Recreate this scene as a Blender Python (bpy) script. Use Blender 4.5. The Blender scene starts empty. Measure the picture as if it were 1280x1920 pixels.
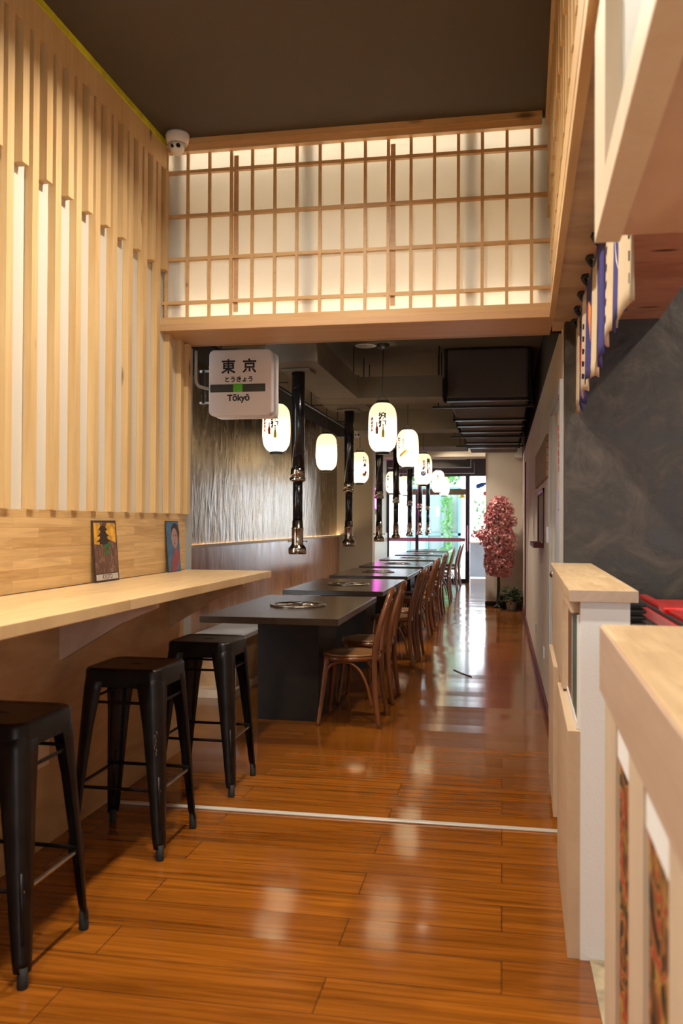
import bpy, bmesh, math, random
from mathutils import Vector, Matrix
random.seed(7)
PI = math.pi
scene = bpy.context.scene
C = scene.collection

# ------------------------------------------------------------------ materials
def newmat(name):
    m = bpy.data.materials.new(name); m.use_nodes = True
    nt = m.node_tree; nt.nodes.clear()
    out = nt.nodes.new('ShaderNodeOutputMaterial')
    return m, nt, out

def N(nt, typ, **kw):
    n = nt.nodes.new(typ)
    for k, v in kw.items():
        if k.startswith('_'): setattr(n, k[1:], v)
        else: n.inputs[k.replace('__', ' ')].default_value = v
    return n

def L(nt, a, b): nt.links.new(a, b)
def rgba(c): return (c[0], c[1], c[2], 1.0)

def principled(nt, out, color=None, rough=.5, metal=0., spec=.5, coat=0., coatr=.1):
    p = N(nt, 'ShaderNodeBsdfPrincipled')
    p.inputs['Roughness'].default_value = rough
    p.inputs['Metallic'].default_value = metal
    p.inputs['Specular IOR Level'].default_value = spec
    p.inputs['Coat Weight'].default_value = coat
    p.inputs['Coat Roughness'].default_value = coatr
    if color is not None: p.inputs['Base Color'].default_value = rgba(color)
    L(nt, p.outputs[0], out.inputs[0])
    return p

def ramp(nt, fac, stops):
    r = nt.nodes.new('ShaderNodeValToRGB')
    cr = r.color_ramp
    while len(cr.elements) < len(stops): cr.elements.new(.5)
    for e, (p, c) in zip(cr.elements, stops): e.position = p; e.color = rgba(c)
    L(nt, fac, r.inputs[0])
    return r

def coords(nt, scale=(1, 1, 1), order=None):
    tc = N(nt, 'ShaderNodeTexCoord')
    src = tc.outputs['Object']
    if order:
        s = N(nt, 'ShaderNodeSeparateXYZ'); L(nt, src, s.inputs[0])
        c = N(nt, 'ShaderNodeCombineXYZ')
        for i, ax in enumerate(order):
            if ax in 'XYZ': L(nt, s.outputs['XYZ'.index(ax)], c.inputs[i])
        src = c.outputs[0]
    mp = N(nt, 'ShaderNodeMapping'); mp.inputs['Scale'].default_value = scale
    L(nt, src, mp.inputs[0])
    return mp.outputs[0]

def flat(name, color, rough=.5, metal=0., spec=.5, var=0., vscale=6., coat=0., bump=0., bscale=60.):
    m, nt, out = newmat(name)
    p = principled(nt, out, color, rough, metal, spec, coat)
    if var > 0:
        nz = N(nt, 'ShaderNodeTexNoise', Scale=vscale, Detail=4.)
        L(nt, coords(nt), nz.inputs['Vector'])
        r = ramp(nt, nz.outputs['Fac'], [(.3, [c*(1-var) for c in color]), (.7, [min(1, c*(1+var)) for c in color])])
        L(nt, r.outputs[0], p.inputs['Base Color'])
    if bump > 0:
        nb = N(nt, 'ShaderNodeTexNoise', Scale=bscale, Detail=3.)
        L(nt, coords(nt), nb.inputs['Vector'])
        b = N(nt, 'ShaderNodeBump', Strength=bump, Distance=.004)
        L(nt, nb.outputs['Fac'], b.inputs['Height']); L(nt, b.outputs[0], p.inputs['Normal'])
    return m

def wood(name, light, dark, axis='Y', along=1.3, across=16., rough=.45, coat=0., knots=True, contrast=(.3, .7), detail_amt=.35, spec=.4):
    """plain timber: grain along the given object axis"""
    m, nt, out = newmat(name)
    p = principled(nt, out, light, rough, 0, spec, coat)
    sc = [across]*3; sc['XYZ'.index(axis)] = along
    v = coords(nt, sc)
    n1 = N(nt, 'ShaderNodeTexNoise', Scale=1., Detail=5., Distortion=.8); L(nt, v, n1.inputs['Vector'])
    sc2 = [across*6]*3; sc2['XYZ'.index(axis)] = along*2.5
    n2 = N(nt, 'ShaderNodeTexNoise', Scale=1., Detail=3.); L(nt, coords(nt, sc2), n2.inputs['Vector'])
    mx = N(nt, 'ShaderNodeMix', _data_type='FLOAT', Factor=detail_amt)
    L(nt, n1.outputs['Fac'], mx.inputs[2]); L(nt, n2.outputs['Fac'], mx.inputs[3])
    r = ramp(nt, mx.outputs[0], [(contrast[0], dark), (contrast[1], light)])
    col = r.outputs[0]
    if knots:
        sk = [5.]*3; sk['XYZ'.index(axis)] = 1.7
        vo = N(nt, 'ShaderNodeTexVoronoi', Scale=1.); vo.inputs['Randomness'].default_value = 1.
        L(nt, coords(nt, sk), vo.inputs['Vector'])
        kr = ramp(nt, vo.outputs['Distance'], [(.05, (.0, .0, .0)), (.11, (1, 1, 1))])
        km = N(nt, 'ShaderNodeMix', _data_type='RGBA')
        L(nt, kr.outputs[0], km.inputs[0])
        km.inputs[6].default_value = rgba([c*.32 for c in dark])
        L(nt, col, km.inputs[7]); col = km.outputs[2]
    L(nt, col, p.inputs['Base Color'])
    b = N(nt, 'ShaderNodeBump', Strength=.08, Distance=.002)
    L(nt, n2.outputs['Fac'], b.inputs['Height']); L(nt, b.outputs[0], p.inputs['Normal'])
    return m

def boards(name, u, v, bw, bh, c1, c2, mortar, msize, rough=.4, coat=0., coatr=.08, grain=(1.4, 22.), offset=.41, gdark=.62, bump=.25, spec=.5, grough=0., freq=2, sq=1., tilt=0., gr=(.28,.66)):
    """boards / planks: u runs along the boards, v across them (object axes)"""
    m, nt, out = newmat(name)
    p = principled(nt, out, c1, rough, 0, spec, coat, coatr)
    vec = coords(nt, (1, 1, 1), (u, v, '-'))
    br = N(nt, 'ShaderNodeTexBrick', _offset=offset, _offset_frequency=freq, _squash=sq)
    br.inputs['Scale'].default_value = 1.
    br.inputs['Brick Width'].default_value = bw; br.inputs['Row Height'].default_value = bh
    br.inputs['Mortar Size'].default_value = msize; br.inputs['Mortar Smooth'].default_value = .1
    br.inputs['Color1'].default_value = rgba(c1); br.inputs['Color2'].default_value = rgba(c2)
    br.inputs['Mortar'].default_value = rgba(mortar)
    L(nt, vec, br.inputs['Vector'])
    # shift the grain of every board by its own random colour
    br2 = N(nt, 'ShaderNodeTexBrick', _offset=offset, _offset_frequency=freq, _squash=sq)
    for k in ('Scale', 'Brick Width', 'Row Height'): br2.inputs[k].default_value = br.inputs[k].default_value
    br2.inputs['Mortar Size'].default_value = 0.
    br2.inputs['Color1'].default_value = (0, 0, 0, 1); br2.inputs['Color2'].default_value = (1, 1, 1, 1)
    L(nt, vec, br2.inputs['Vector'])
    mp = N(nt, 'ShaderNodeMapping'); mp.inputs['Scale'].default_value = (grain[0], grain[1], 1)
    L(nt, vec, mp.inputs[0])
    sc = N(nt, 'ShaderNodeVectorMath', _operation='MULTIPLY_ADD')
    L(nt, br2.outputs['Color'], sc.inputs[0]); sc.inputs[1].default_value = (7.3, 5.1, 9.7)
    L(nt, mp.outputs[0], sc.inputs[2])
    n1 = N(nt, 'ShaderNodeTexNoise', Scale=1., Detail=6., Distortion=1.2, Roughness=.6); L(nt, sc.outputs[0], n1.inputs['Vector'])
    r = ramp(nt, n1.outputs['Fac'], [(gr[0], (gdark, gdark*.9, gdark*.8)), (gr[1], (1.12, 1.1, 1.05))])
    mm = N(nt, 'ShaderNodeMix', _data_type='RGBA', _blend_type='MULTIPLY'); mm.inputs[0].default_value = 1.
    L(nt, br.outputs['Color'], mm.inputs[6]); L(nt, r.outputs[0], mm.inputs[7])
    L(nt, mm.outputs[2], p.inputs['Base Color'])
    if grough > 0:
        rr = N(nt, 'ShaderNodeMapRange'); rr.inputs['To Min'].default_value = rough; rr.inputs['To Max'].default_value = rough+grough
        L(nt, n1.outputs['Fac'], rr.inputs[0]); L(nt, rr.outputs[0], p.inputs['Roughness'])
    if bump > 0:
        b = N(nt, 'ShaderNodeBump', Strength=bump, Distance=.003); b.invert = True
        L(nt, br.outputs['Fac'], b.inputs['Height']); L(nt, b.outputs[0], p.inputs['Normal'])
        if tilt > 0:        # every plank lies at a hair's tilt of its own
            s1 = N(nt, 'ShaderNodeVectorMath', _operation='SUBTRACT'); L(nt, br2.outputs['Color'], s1.inputs[0]); s1.inputs[1].default_value = (.5, .5, .5)
            s2 = N(nt, 'ShaderNodeVectorMath', _operation='MULTIPLY'); L(nt, s1.outputs[0], s2.inputs[0]); s2.inputs[1].default_value = (tilt*.4, tilt, 0)
            s3 = N(nt, 'ShaderNodeVectorMath', _operation='ADD'); L(nt, s2.outputs[0], s3.inputs[0]); L(nt, b.outputs[0], s3.inputs[1])
            s4 = N(nt, 'ShaderNodeVectorMath', _operation='NORMALIZE'); L(nt, s3.outputs[0], s4.inputs[0]); L(nt, s4.outputs[0], p.inputs['Normal'])
    return m

def streaked(name, c1, c2, c3, rough=(.18, .5), metal=.3, bump=.5, scale=(9, 9, 1.6)):
    m, nt, out = newmat(name)
    p = principled(nt, out, c1, .3, metal)
    v = coords(nt, scale)
    n1 = N(nt, 'ShaderNodeTexNoise', Scale=1., Detail=9., Roughness=.68, Distortion=1.5); L(nt, v, n1.inputs['Vector'])
    r = ramp(nt, n1.outputs['Fac'], [(.3, c1), (.5, c2), (.72, c3)])
    L(nt, r.outputs[0], p.inputs['Base Color'])
    rr = N(nt, 'ShaderNodeMapRange'); rr.inputs['From Min'].default_value = .3; rr.inputs['From Max'].default_value = .7
    rr.inputs['To Min'].default_value = rough[0]; rr.inputs['To Max'].default_value = rough[1]
    L(nt, n1.outputs['Fac'], rr.inputs[0]); L(nt, rr.outputs[0], p.inputs['Roughness'])
    n2 = N(nt, 'ShaderNodeTexNoise', Scale=2.2, Detail=6., Distortion=.6); L(nt, v, n2.inputs['Vector'])
    b = N(nt, 'ShaderNodeBump', Strength=bump, Distance=.02)
    L(nt, n2.outputs['Fac'], b.inputs['Height']); L(nt, b.outputs[0], p.inputs['Normal'])
    return m

def emit(name, color, strength):
    m, nt, out = newmat(name)
    e = N(nt, 'ShaderNodeEmission', Strength=strength); e.inputs['Color'].default_value = rgba(color)
    L(nt, e.outputs[0], out.inputs[0]); return m

def paper(name, color, trans=.75):
    m, nt, out = newmat(name)
    t = N(nt, 'ShaderNodeBsdfTranslucent'); t.inputs['Color'].default_value = rgba(color)
    d = N(nt, 'ShaderNodeBsdfDiffuse'); d.inputs['Color'].default_value = rgba(color)
    mx = N(nt, 'ShaderNodeMixShader'); mx.inputs[0].default_value = trans
    L(nt, d.outputs[0], mx.inputs[1]); L(nt, t.outputs[0], mx.inputs[2]); L(nt, mx.outputs[0], out.inputs[0])
    return m

def thin_glass(name):
    m, nt, out = newmat(name)
    t = N(nt, 'ShaderNodeBsdfTransparent'); t.inputs['Color'].default_value = (.95, .985, .98, 1)
    g = N(nt, 'ShaderNodeBsdfGlossy', Roughness=.02)
    f = N(nt, 'ShaderNodeFresnel', IOR=1.45)
    mx = N(nt, 'ShaderNodeMixShader'); L(nt, f.outputs[0], mx.inputs[0])
    L(nt, t.outputs[0], mx.inputs[1]); L(nt, g.outputs[0], mx.inputs[2]); L(nt, mx.outputs[0], out.inputs[0])
    return m

def brocade(name, c1, c2, c3, scale=17.):
    m, nt, out = newmat(name)
    p = principled(nt, out, c1, .55)
    v = coords(nt, (1, 1, 1))
    n0 = N(nt, 'ShaderNodeTexNoise', Scale=scale*.35, Detail=1., Distortion=3.2); L(nt, v, n0.inputs['Vector'])
    r = ramp(nt, n0.outputs['Fac'], [(.0, c3), (.40, c2), (.445, c1), (.525, c2), (.56, c3), (.66, c2), (.69, c1)])
    r.color_ramp.interpolation = 'CONSTANT'
    L(nt, r.outputs[0], p.inputs['Base Color'])
    return m

def woven(name, c1, c2):
    m, nt, out = newmat(name)
    p = principled(nt, out, c1, .8)
    ck = N(nt, 'ShaderNodeTexBrick', _offset=.5)
    ck.inputs['Scale'].default_value = 1.; ck.inputs['Brick Width'].default_value = .05; ck.inputs['Row Height'].default_value = .014
    ck.inputs['Mortar Size'].default_value = .0025; ck.inputs['Mortar'].default_value = rgba([c*.25 for c in c2])
    ck.inputs['Color1'].default_value = rgba(c1); ck.inputs['Color2'].default_value = rgba(c2)
    L(nt, coords(nt, (1, 1, 1), 'ZY-'), ck.inputs['Vector'])
    L(nt, ck.outputs['Color'], p.inputs['Base Color'])
    b = N(nt, 'ShaderNodeBump', Strength=.8, Distance=.006); b.invert = True
    L(nt, ck.outputs['Fac'], b.inputs['Height']); L(nt, b.outputs[0], p.inputs['Normal'])
    return m

PINE, PINED = (.70, .50, .255), (.55, .345, .145)
M = {}
M['floor'] = boards('laminate_floor', 'X', 'Y', 1.22, .193, (.285, .090, .0092), (.220, .066, .0070), (.13, .042, .008), .0024, rough=.105, coat=.12, coatr=.05, grain=(1.3, 30.), gdark=.5, bump=.7, grough=.05, tilt=.040, gr=(.30, .62))
M['ceiling'] = flat('ceiling_paint', (.068, .050, .033), .85, bump=.3, bscale=160)
M['ceiling_hall'] = flat('hall_ceiling_paint', (.13, .10, .068), .85, bump=.2, bscale=160)
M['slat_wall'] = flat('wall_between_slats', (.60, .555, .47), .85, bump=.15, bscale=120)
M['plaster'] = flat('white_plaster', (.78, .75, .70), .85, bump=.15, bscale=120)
M['white_wall'] = flat('white_render', (.90, .92, .94), .8, bump=.25, bscale=140)
M['lightbox'] = flat('lightbox_back', (.34, .31, .25), .8)
M['cream'] = flat('cream_wall_paint', (.66, .56, .41), .8, bump=.12, bscale=120)
M['hallwall'] = flat('hall_wall_paint', (.72, .63, .51), .75, var=.04, vscale=1.5, bump=.1, bscale=120)
M['black_paint_and_shadow'] = flat('black_wall_paint_and_shadow', (.018, .015, .016), .7)
M['pine_z'] = wood('pine_upright', PINE, PINED, 'Z', 1.1, 11.)
M['pine_x'] = wood('pine_across', (.66, .44, .22), (.54, .32, .14), 'X', 1.2, 14.)
M['pine_y'] = wood('pine_along', (.68, .47, .235), (.56, .35, .16), 'Y', 1.2, 14.)
M['finger'] = boards('finger_joint_pine', 'Y', 'Z', .46, .0405, (.63, .43, .205), (.53, .335, .14), (.42, .25, .10), .0006, rough=.4, grain=(2., 34.), gdark=.74, bump=.0)
M['counter'] = boards('counter_pine', 'Y', 'X', .62, .042, (.70, .51, .28), (.64, .45, .235), (.5, .33, .16), .0005, rough=.36, grain=(2., 30.), gdark=.82, bump=.0, coat=.1)
M['beech'] = boards('beech_top', 'Y', 'X', .30, .045, (.66, .50, .315), (.58, .42, .25), (.52, .37, .21), .0005, rough=.38, grain=(2.5, 30.), gdark=.85, bump=.0)
M['beech_x'] = wood('beech_edge', (.60, .45, .345), (.50, .355, .26), 'Y', 1.5, 16., knots=False)
M['pale_ply'] = wood('pale_ply', (.66, .50, .345), (.58, .42, .275), 'Y', 1.2, 7., knots=False)
M['pale_post'] = wood('pale_post', (.74, .62, .48), (.66, .53, .39), 'Z', 1.2, 9., knots=False)
M['ply'] = wood('plywood_wall', (.50, .31, .155), (.38, .21, .095), 'Y', 2.2, 6.5, rough=.5, knots=False, detail_amt=.2, contrast=(.36, .62))
M['ply_soffit'] = wood('plywood_soffit', (.52, .38, .25), (.37, .245, .15), 'X', 3., 6., rough=.5, knots=True, detail_amt=.15, contrast=(.38, .6))
M['ply_pink'] = wood('canopy_plywood', (.62, .44, .33), (.50, .33, .23), 'Y', 2.4, 6., rough=.55, knots=True, detail_amt=.15, contrast=(.38, .62))
M['header'] = wood('header_timber', (.62, .39, .21), (.50, .29, .145), 'X', 1.1, 13., knots=False)
M['cherry'] = streaked('wainscot_veneer', (.36, .155, .075), (.46, .215, .11), (.56, .285, .155), rough=(.15, .28), metal=0., bump=.10, scale=(4, 4, 1.2))
M['marble'] = streaked('bronze_plaster', (.070, .046, .024), (.22, .150, .082), (.46, .345, .215), rough=(.14, .34), metal=.85, bump=.34, scale=(4.2, 4.2, 1.7))
M['charcoal'] = streaked('charcoal_plaster', (.024, .0185, .014), (.044, .035, .0265), (.105, .085, .066), rough=(.36, .6), metal=.05, bump=.35, scale=(3.6, 3.6, 3.6))
M['duct'] = flat('duct_paint', (.135, .105, .070), .75, var=.08)
M['duct_dark'] = flat('duct_dark_paint', (.05, .037, .028), .6)
M['insul'] = flat('insulation_wrap', (.085, .066, .058), .75, bump=.6, bscale=220)
M['blackm'] = flat('black_metal', (.012, .011, .011), .35, .3)
M['stool'] = flat('gunmetal', (.022, .018, .017), .34, .75, var=.25, vscale=14.)
M['rubber'] = flat('rubber', (.01, .01, .01), .7)
M['steel'] = flat('worn_steel', (.55, .48, .40), .25, 1.)
M['pipe'] = flat('black_pipe', (.012, .011, .012), .22, .2, coat=.5)
M['nickel'] = flat('smoked_nickel', (.50, .42, .34), .16, 1.)
M['table'] = wood('dark_table_laminate', (.060, .036, .023), (.040, .024, .016), 'Y', 1.2, 20., rough=.22, knots=False)
M['table_base'] = flat('table_base', (.022, .0145, .0095), .6, spec=.2, var=.3, vscale=5.)
M['bent'] = wood('bentwood', (.21, .066, .018), (.135, .040, .011), 'Z', 2., 20., rough=.28, coat=.3, knots=False)
M['seat'] = wood('chair_seat', (.36, .16, .055), (.25, .10, .03), 'X', 2., 14., rough=.3, coat=.3, knots=False)
M['white_plastic'] = flat('white_plastic', (.78, .77, .75), .35)
M['sign_white'] = flat('sign_face', (.74, .68, .68), .35)
M['ink'] = flat('black_ink', (.012, .011, .012), .6)
M['sign_grey'] = flat('sign_band', (.045, .048, .045), .5)
M['sign_green'] = flat('sign_green', (.10, .50, .03), .5)
M['red'] = flat('red_ink', (.62, .025, .02), .6)
M['orange'] = flat('orange_ink', (.85, .28, .03), .6)
M['yellow'] = flat('yellow_ink', (.85, .60, .04), .6)
M['blue_ink'] = flat('blue_ink', (.03, .09, .32), .6)
M['tape'] = flat('yellow_filler', (.66, .64, .02), .6, var=.3, vscale=9.)
M['red_gloss'] = flat('red_gloss', (.55, .012, .010), .22, coat=.4)
M['grey_trim'] = flat('grey_trim', (.40, .40, .38), .5)
M['door_grey'] = flat('door_grey', (.52, .54, .56), .45)
M['dark_red'] = flat('dark_red', (.11, .018, .02), .5)
M['straw'] = woven('woven_straw', (.62, .44, .25), (.46, .29, .14))
M['navy'] = flat('navy_cloth', (.045, .04, .19), .9, var=.1)
M['beige'] = flat('beige_cloth', (.62, .50, .34), .9, var=.05)
M['blossom'] = flat('pink_blossom', (.80, .30, .32), .8, var=.3, vscale=25.)
M['blossom2'] = flat('pale_blossom', (.88, .52, .48), .8, var=.2, vscale=25.)
M['leaf'] = flat('leaf', (.030, .062, .018), .5, var=.4, vscale=20.)
M['leaf_out'] = flat('bright_green_leaf', (.10, .30, .06), .6, var=.4, vscale=5.)  # brighter green for the plants outside
M['trunk'] = flat('trunk', (.025, .035, .02), .7)
M['pot'] = flat('pot', (.62, .55, .47), .6)
M['bench_white'] = flat('bench_top', (.70, .68, .68), .6)
M['frame_dark'] = flat('door_frame', (.030, .020, .022), .4, .2)
M['transom'] = flat('transom', (.14, .09, .055), .5)
M['pink'] = flat('pink_band', (.62, .22, .30), .6)
M['glass'] = thin_glass('clear_glass')
M['teal'] = flat('teal_frame', (.20, .36, .37), .4)
M['concrete'] = flat('concrete', (.30, .31, .33), .85, var=.15, vscale=2.)
M['outside'] = flat('paving', (.62, .62, .60), .8, var=.06, vscale=1.)
M['facade'] = flat('white_facade', (.80, .82, .83), .8)
M['lantern_paper'] = paper('lantern_paper', (.94, .89, .74), .7)
M['shoji_paper'] = paper('shoji_paper', (.95, .935, .90), .72)
M['strip_led'] = emit('strip_light', (1., .90, .70), 98.)
M['ledge_led'] = emit('ledge_light', (1., .76, .46), 24.)
M['lamp'] = emit('lamp_face', (1., .80, .55), 14.)
M['lens_off'] = flat('unlit_lens', (.70, .62, .46), .4)
M['neon'] = emit('neon_tube', (1., .05, .75), 28.)
M['art_red'] = brocade('red_brocade', (.42, .045, .035), (.46, .29, .06), (.030, .020, .016))
M['art_gold'] = brocade('gold_brocade', (.33, .19, .05), (.42, .28, .10), (.10, .05, .02))
M['art_brown'] = streaked('brown_picture', (.10, .035, .015), (.20, .07, .025), (.34, .14, .05), rough=(.3, .4), metal=0., bump=0.)
M['art_green'] = streaked('green_picture', (.03, .06, .05), (.05, .10, .06), (.16, .22, .26), rough=(.3, .4), metal=0., bump=0., scale=(4, 4, 2))
M['rust'] = flat('rusty_edge', (.05, .022, .014), .7, var=.4, vscale=40.)
M['plate_art'] = streaked('plate_scene', (.035, .018, .012), (.13, .06, .035), (.33, .20, .16), rough=(.4, .5), metal=0., bump=0., scale=(30, 30, 14))
M['plate_gold'] = flat('plate_gold', (.62, .32, .03), .5, var=.4, vscale=30.)
M['plate_dark'] = flat('plate_dark', (.035, .018, .014), .5)
M['plate_cream'] = flat('plate_cream', (.52, .45, .40), .5, var=.15, vscale=60.)
M['plate_green'] = flat('plate_green', (.03, .14, .03), .5)
M['plate_blue'] = flat('plate_blue', (.055, .13, .22), .5, var=.3, vscale=25.)
M['plate_skin'] = flat('plate_skin', (.34, .20, .18), .5, var=.12, vscale=30.)
M['plate_crimson'] = flat('plate_crimson', (.27, .055, .06), .5, var=.25, vscale=30.)
M['thresh'] = flat('threshold_metal', (.62, .58, .52), .4, .3)
M['tile'] = flat('edge_tile', (.42, .34, .22), .4, var=.3, vscale=20.)
M['smoke_pl'] = flat('lamp_rose', (.06, .05, .045), .35, .3)

# ------------------------------------------------------------------ geometry helpers
SK = .0235; SKY = 2.73          # the right-hand partition runs slightly off the corridor axis
class B:
    def __init__(self): self.bm = bmesh.new()
    def box(self, x0, x1, y0, y1, z0, z1, bev=0., seg=2):
        vs = [self.bm.verts.new(p) for p in ((x0,y0,z0),(x1,y0,z0),(x1,y1,z0),(x0,y1,z0),(x0,y0,z1),(x1,y0,z1),(x1,y1,z1),(x0,y1,z1))]
        fs = [self.bm.faces.new([vs[i] for i in f]) for f in ((0,3,2,1),(4,5,6,7),(0,1,5,4),(1,2,6,5),(2,3,7,6),(3,0,4,7))]
        if bev > 0:
            es = list({e for f in fs for e in f.edges})
            bmesh.ops.bevel(self.bm, geom=es, offset=bev, segments=seg, affect='EDGES', profile=.5)
        return self
    def lathe(self, prof, c=(0,0,0), n=24, cap=True):
        rings = []
        for r, z in prof:
            rings.append([self.bm.verts.new((c[0]+r*math.cos(2*PI*i/n), c[1]+r*math.sin(2*PI*i/n), c[2]+z)) for i in range(n)])
        for a, b in zip(rings, rings[1:]):
            for i in range(n):
                f = self.bm.faces.new((a[i], a[(i+1)%n], b[(i+1)%n], b[i])); f.smooth = True
        if cap:
            self.bm.faces.new(list(reversed(rings[0]))); self.bm.faces.new(rings[-1])
        return self
    def cyl(self, c, r, h, n=20): return self.lathe([(r, 0), (r, h)], c, n)
    def tube(self, pts, rad, n=8, closed=False, smooth=4):
        P = [Vector(p) for p in pts]
        R = rad if isinstance(rad, (list, tuple)) else [rad]*len(P)
        if smooth > 1 and len(P) > 2:
            Q, RR = [], []
            m = len(P)
            for i in range(m if closed else m-1):
                if closed: p0, p1, p2, p3 = P[(i-1)%m], P[i], P[(i+1)%m], P[(i+2)%m]
                else: p0, p1, p2, p3 = P[max(i-1,0)], P[i], P[i+1], P[min(i+2,m-1)]
                for k in range(smooth):
                    t = k/smooth
                    Q.append(.5*((2*p1)+(-p0+p2)*t+(2*p0-5*p1+4*p2-p3)*t*t+(-p0+3*p1-3*p2+p3)*t**3))
                    RR.append(R[i]*(1-t)+R[(i+1)%m]*t)
            if not closed: Q.append(P[-1]); RR.append(R[-1])
            P, R = Q, RR
        m = len(P); rings = []; nrm = None
        for i in range(m):
            if closed: t = P[(i+1)%m]-P[i-1]
            else: t = P[min(i+1,m-1)]-P[max(i-1,0)]
            t.normalize()
            if nrm is None:
                nrm = t.orthogonal().normalized()
            nrm = (nrm - t*nrm.dot(t)); nrm.normalize()
            bn = t.cross(nrm)
            rings.append([self.bm.verts.new(P[i]+R[i]*(nrm*math.cos(2*PI*k/n)+bn*math.sin(2*PI*k/n))) for k in range(n)])
        for i in range(m if closed else m-1):
            a, b = rings[i], rings[(i+1)%m]
            for k in range(n):
                f = self.bm.faces.new((a[k], a[(k+1)%n], b[(k+1)%n], b[k])); f.smooth = True
        if not closed:
            self.bm.faces.new(list(reversed(rings[0]))); self.bm.faces.new(rings[-1])
        return self
    def bar(self, a, b, r, n=8): return self.tube([a, b], r, n, smooth=1)
    def prism(self, pts, d):
        """planar polygon pts (3-D) thickened by the vector d"""
        d = Vector(d)
        a = [self.bm.verts.new(p) for p in pts]; b = [self.bm.verts.new(Vector(p)+d) for p in pts]
        n = len(pts)
        self.bm.faces.new(a); self.bm.faces.new(list(reversed(b)))
        for i in range(n): self.bm.faces.new((a[i], b[i], b[(i+1)%n], a[(i+1)%n]))
        bmesh.ops.recalc_face_normals(self.bm, faces=self.bm.faces[:])
        return self
    def poly(self, pts):
        self.bm.faces.new([self.bm.verts.new(p) for p in pts]); return self
    def loft(self, rings, close_ends=True):
        rr = [[self.bm.verts.new(p) for p in r] for r in rings]; n = len(rr[0])
        for a, b in zip(rr, rr[1:]):
            for i in range(n):
                f = self.bm.faces.new((a[i], a[(i+1)%n], b[(i+1)%n], b[i])); f.smooth = True
        if close_ends: self.bm.faces.new(list(reversed(rr[0]))); self.bm.faces.new(rr[-1])
        return self
    def ball(self, c, r, sz=1., n=12):
        prof = [(max(r*math.sin(PI*i/n), 1e-4), -r*sz*math.cos(PI*i/n)) for i in range(n+1)]
        return self.lathe(prof, c, 16, cap=False)
    def text(self, body, size, fn, offset=0., align='CENTER', spacing=1., maxlen=0.):
        cu = bpy.data.curves.new('txt', 'FONT'); cu.body = body; cu.size = size; cu.offset = offset
        cu.align_x = align; cu.align_y = 'CENTER'; cu.resolution_u = 3; cu.space_line = spacing
        o = bpy.data.objects.new('txt', cu); C.objects.link(o)
        dg = bpy.context.evaluated_depsgraph_get(); dg.update()
        me = bpy.data.meshes.new_from_object(o.evaluated_get(dg))
        self.flatmap([(v.co.x, v.co.y) for v in me.vertices], [tuple(p.vertices) for p in me.polygons], fn, maxlen)
        bpy.data.objects.remove(o); bpy.data.curves.remove(cu); bpy.data.meshes.remove(me)
        return self
    def flatmap(self, pts, faces, fn, maxlen=0.):
        """flat outline, cut finely where it will be bent, then carried onto a surface by fn"""
        t = bmesh.new(); vs = [t.verts.new((x, y, 0)) for x, y in pts]
        for f in faces:
            try: t.faces.new([vs[i] for i in f])
            except ValueError: pass
        if maxlen > 0:
            bmesh.ops.triangulate(t, faces=t.faces[:])
            for _ in range(4):
                es = [e for e in t.edges if e.calc_length() > maxlen]
                if not es: break
                bmesh.ops.subdivide_edges(t, edges=es, cuts=1)
                bmesh.ops.triangulate(t, faces=t.faces[:])
        m = {v: self.bm.verts.new(fn(v.co.x, v.co.y)) for v in t.verts}
        for f in t.faces:
            try: self.bm.faces.new([m[v] for v in f.verts])
            except ValueError: pass
        t.free(); return self
    def skew(self):
        for v in self.bm.verts: v.co.x += (v.co.y-SKY)*SK
        return self
    def move(self, d):
        bmesh.ops.translate(self.bm, verts=self.bm.verts[:], vec=d); return self
    def build(self, name, mat, parent=None, recalc=True):
        if recalc: bmesh.ops.recalc_face_normals(self.bm, faces=self.bm.faces[:])
        if parent is not None:
            p, off = parent, Vector((0,0,0))
            while p is not None: off += p.location; p = p.parent
            bmesh.ops.translate(self.bm, verts=self.bm.verts[:], vec=-off)
        me = bpy.data.meshes.new(name); self.bm.to_mesh(me); self.bm.free()
        me.materials.append(M[mat] if isinstance(mat, str) else mat)
        o = bpy.data.objects.new(name, me); C.objects.link(o)
        if parent is not None: o.parent = parent
        return o

def thing(name, label, cat, loc=(0,0,0), group=None):
    o = bpy.data.objects.new(name, None); C.objects.link(o); o.location = loc
    o.empty_display_size = .1
    o['label'] = label; o['category'] = cat
    if group: o['group'] = group
    return o
def tag(o, label, cat, group=None):
    o['label'] = label; o['category'] = cat
    if group: o['group'] = group
    return o
def struct(o, label=None, cat=None):
    o['kind'] = 'structure'
    if label: o['label'] = label
    if cat: o['category'] = cat
    return o
def box(*a, **k): return B().box(*a, **k)
def dup(root, loc, label=None):
    r = root.copy(); C.objects.link(r); r.location = loc
    if label: r['label'] = label
    for ch in list(root.children):
        c = ch.copy(); C.objects.link(c); c.parent = r
        for g in list(ch.children):
            d = g.copy(); C.objects.link(d); d.parent = c
    return r

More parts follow.
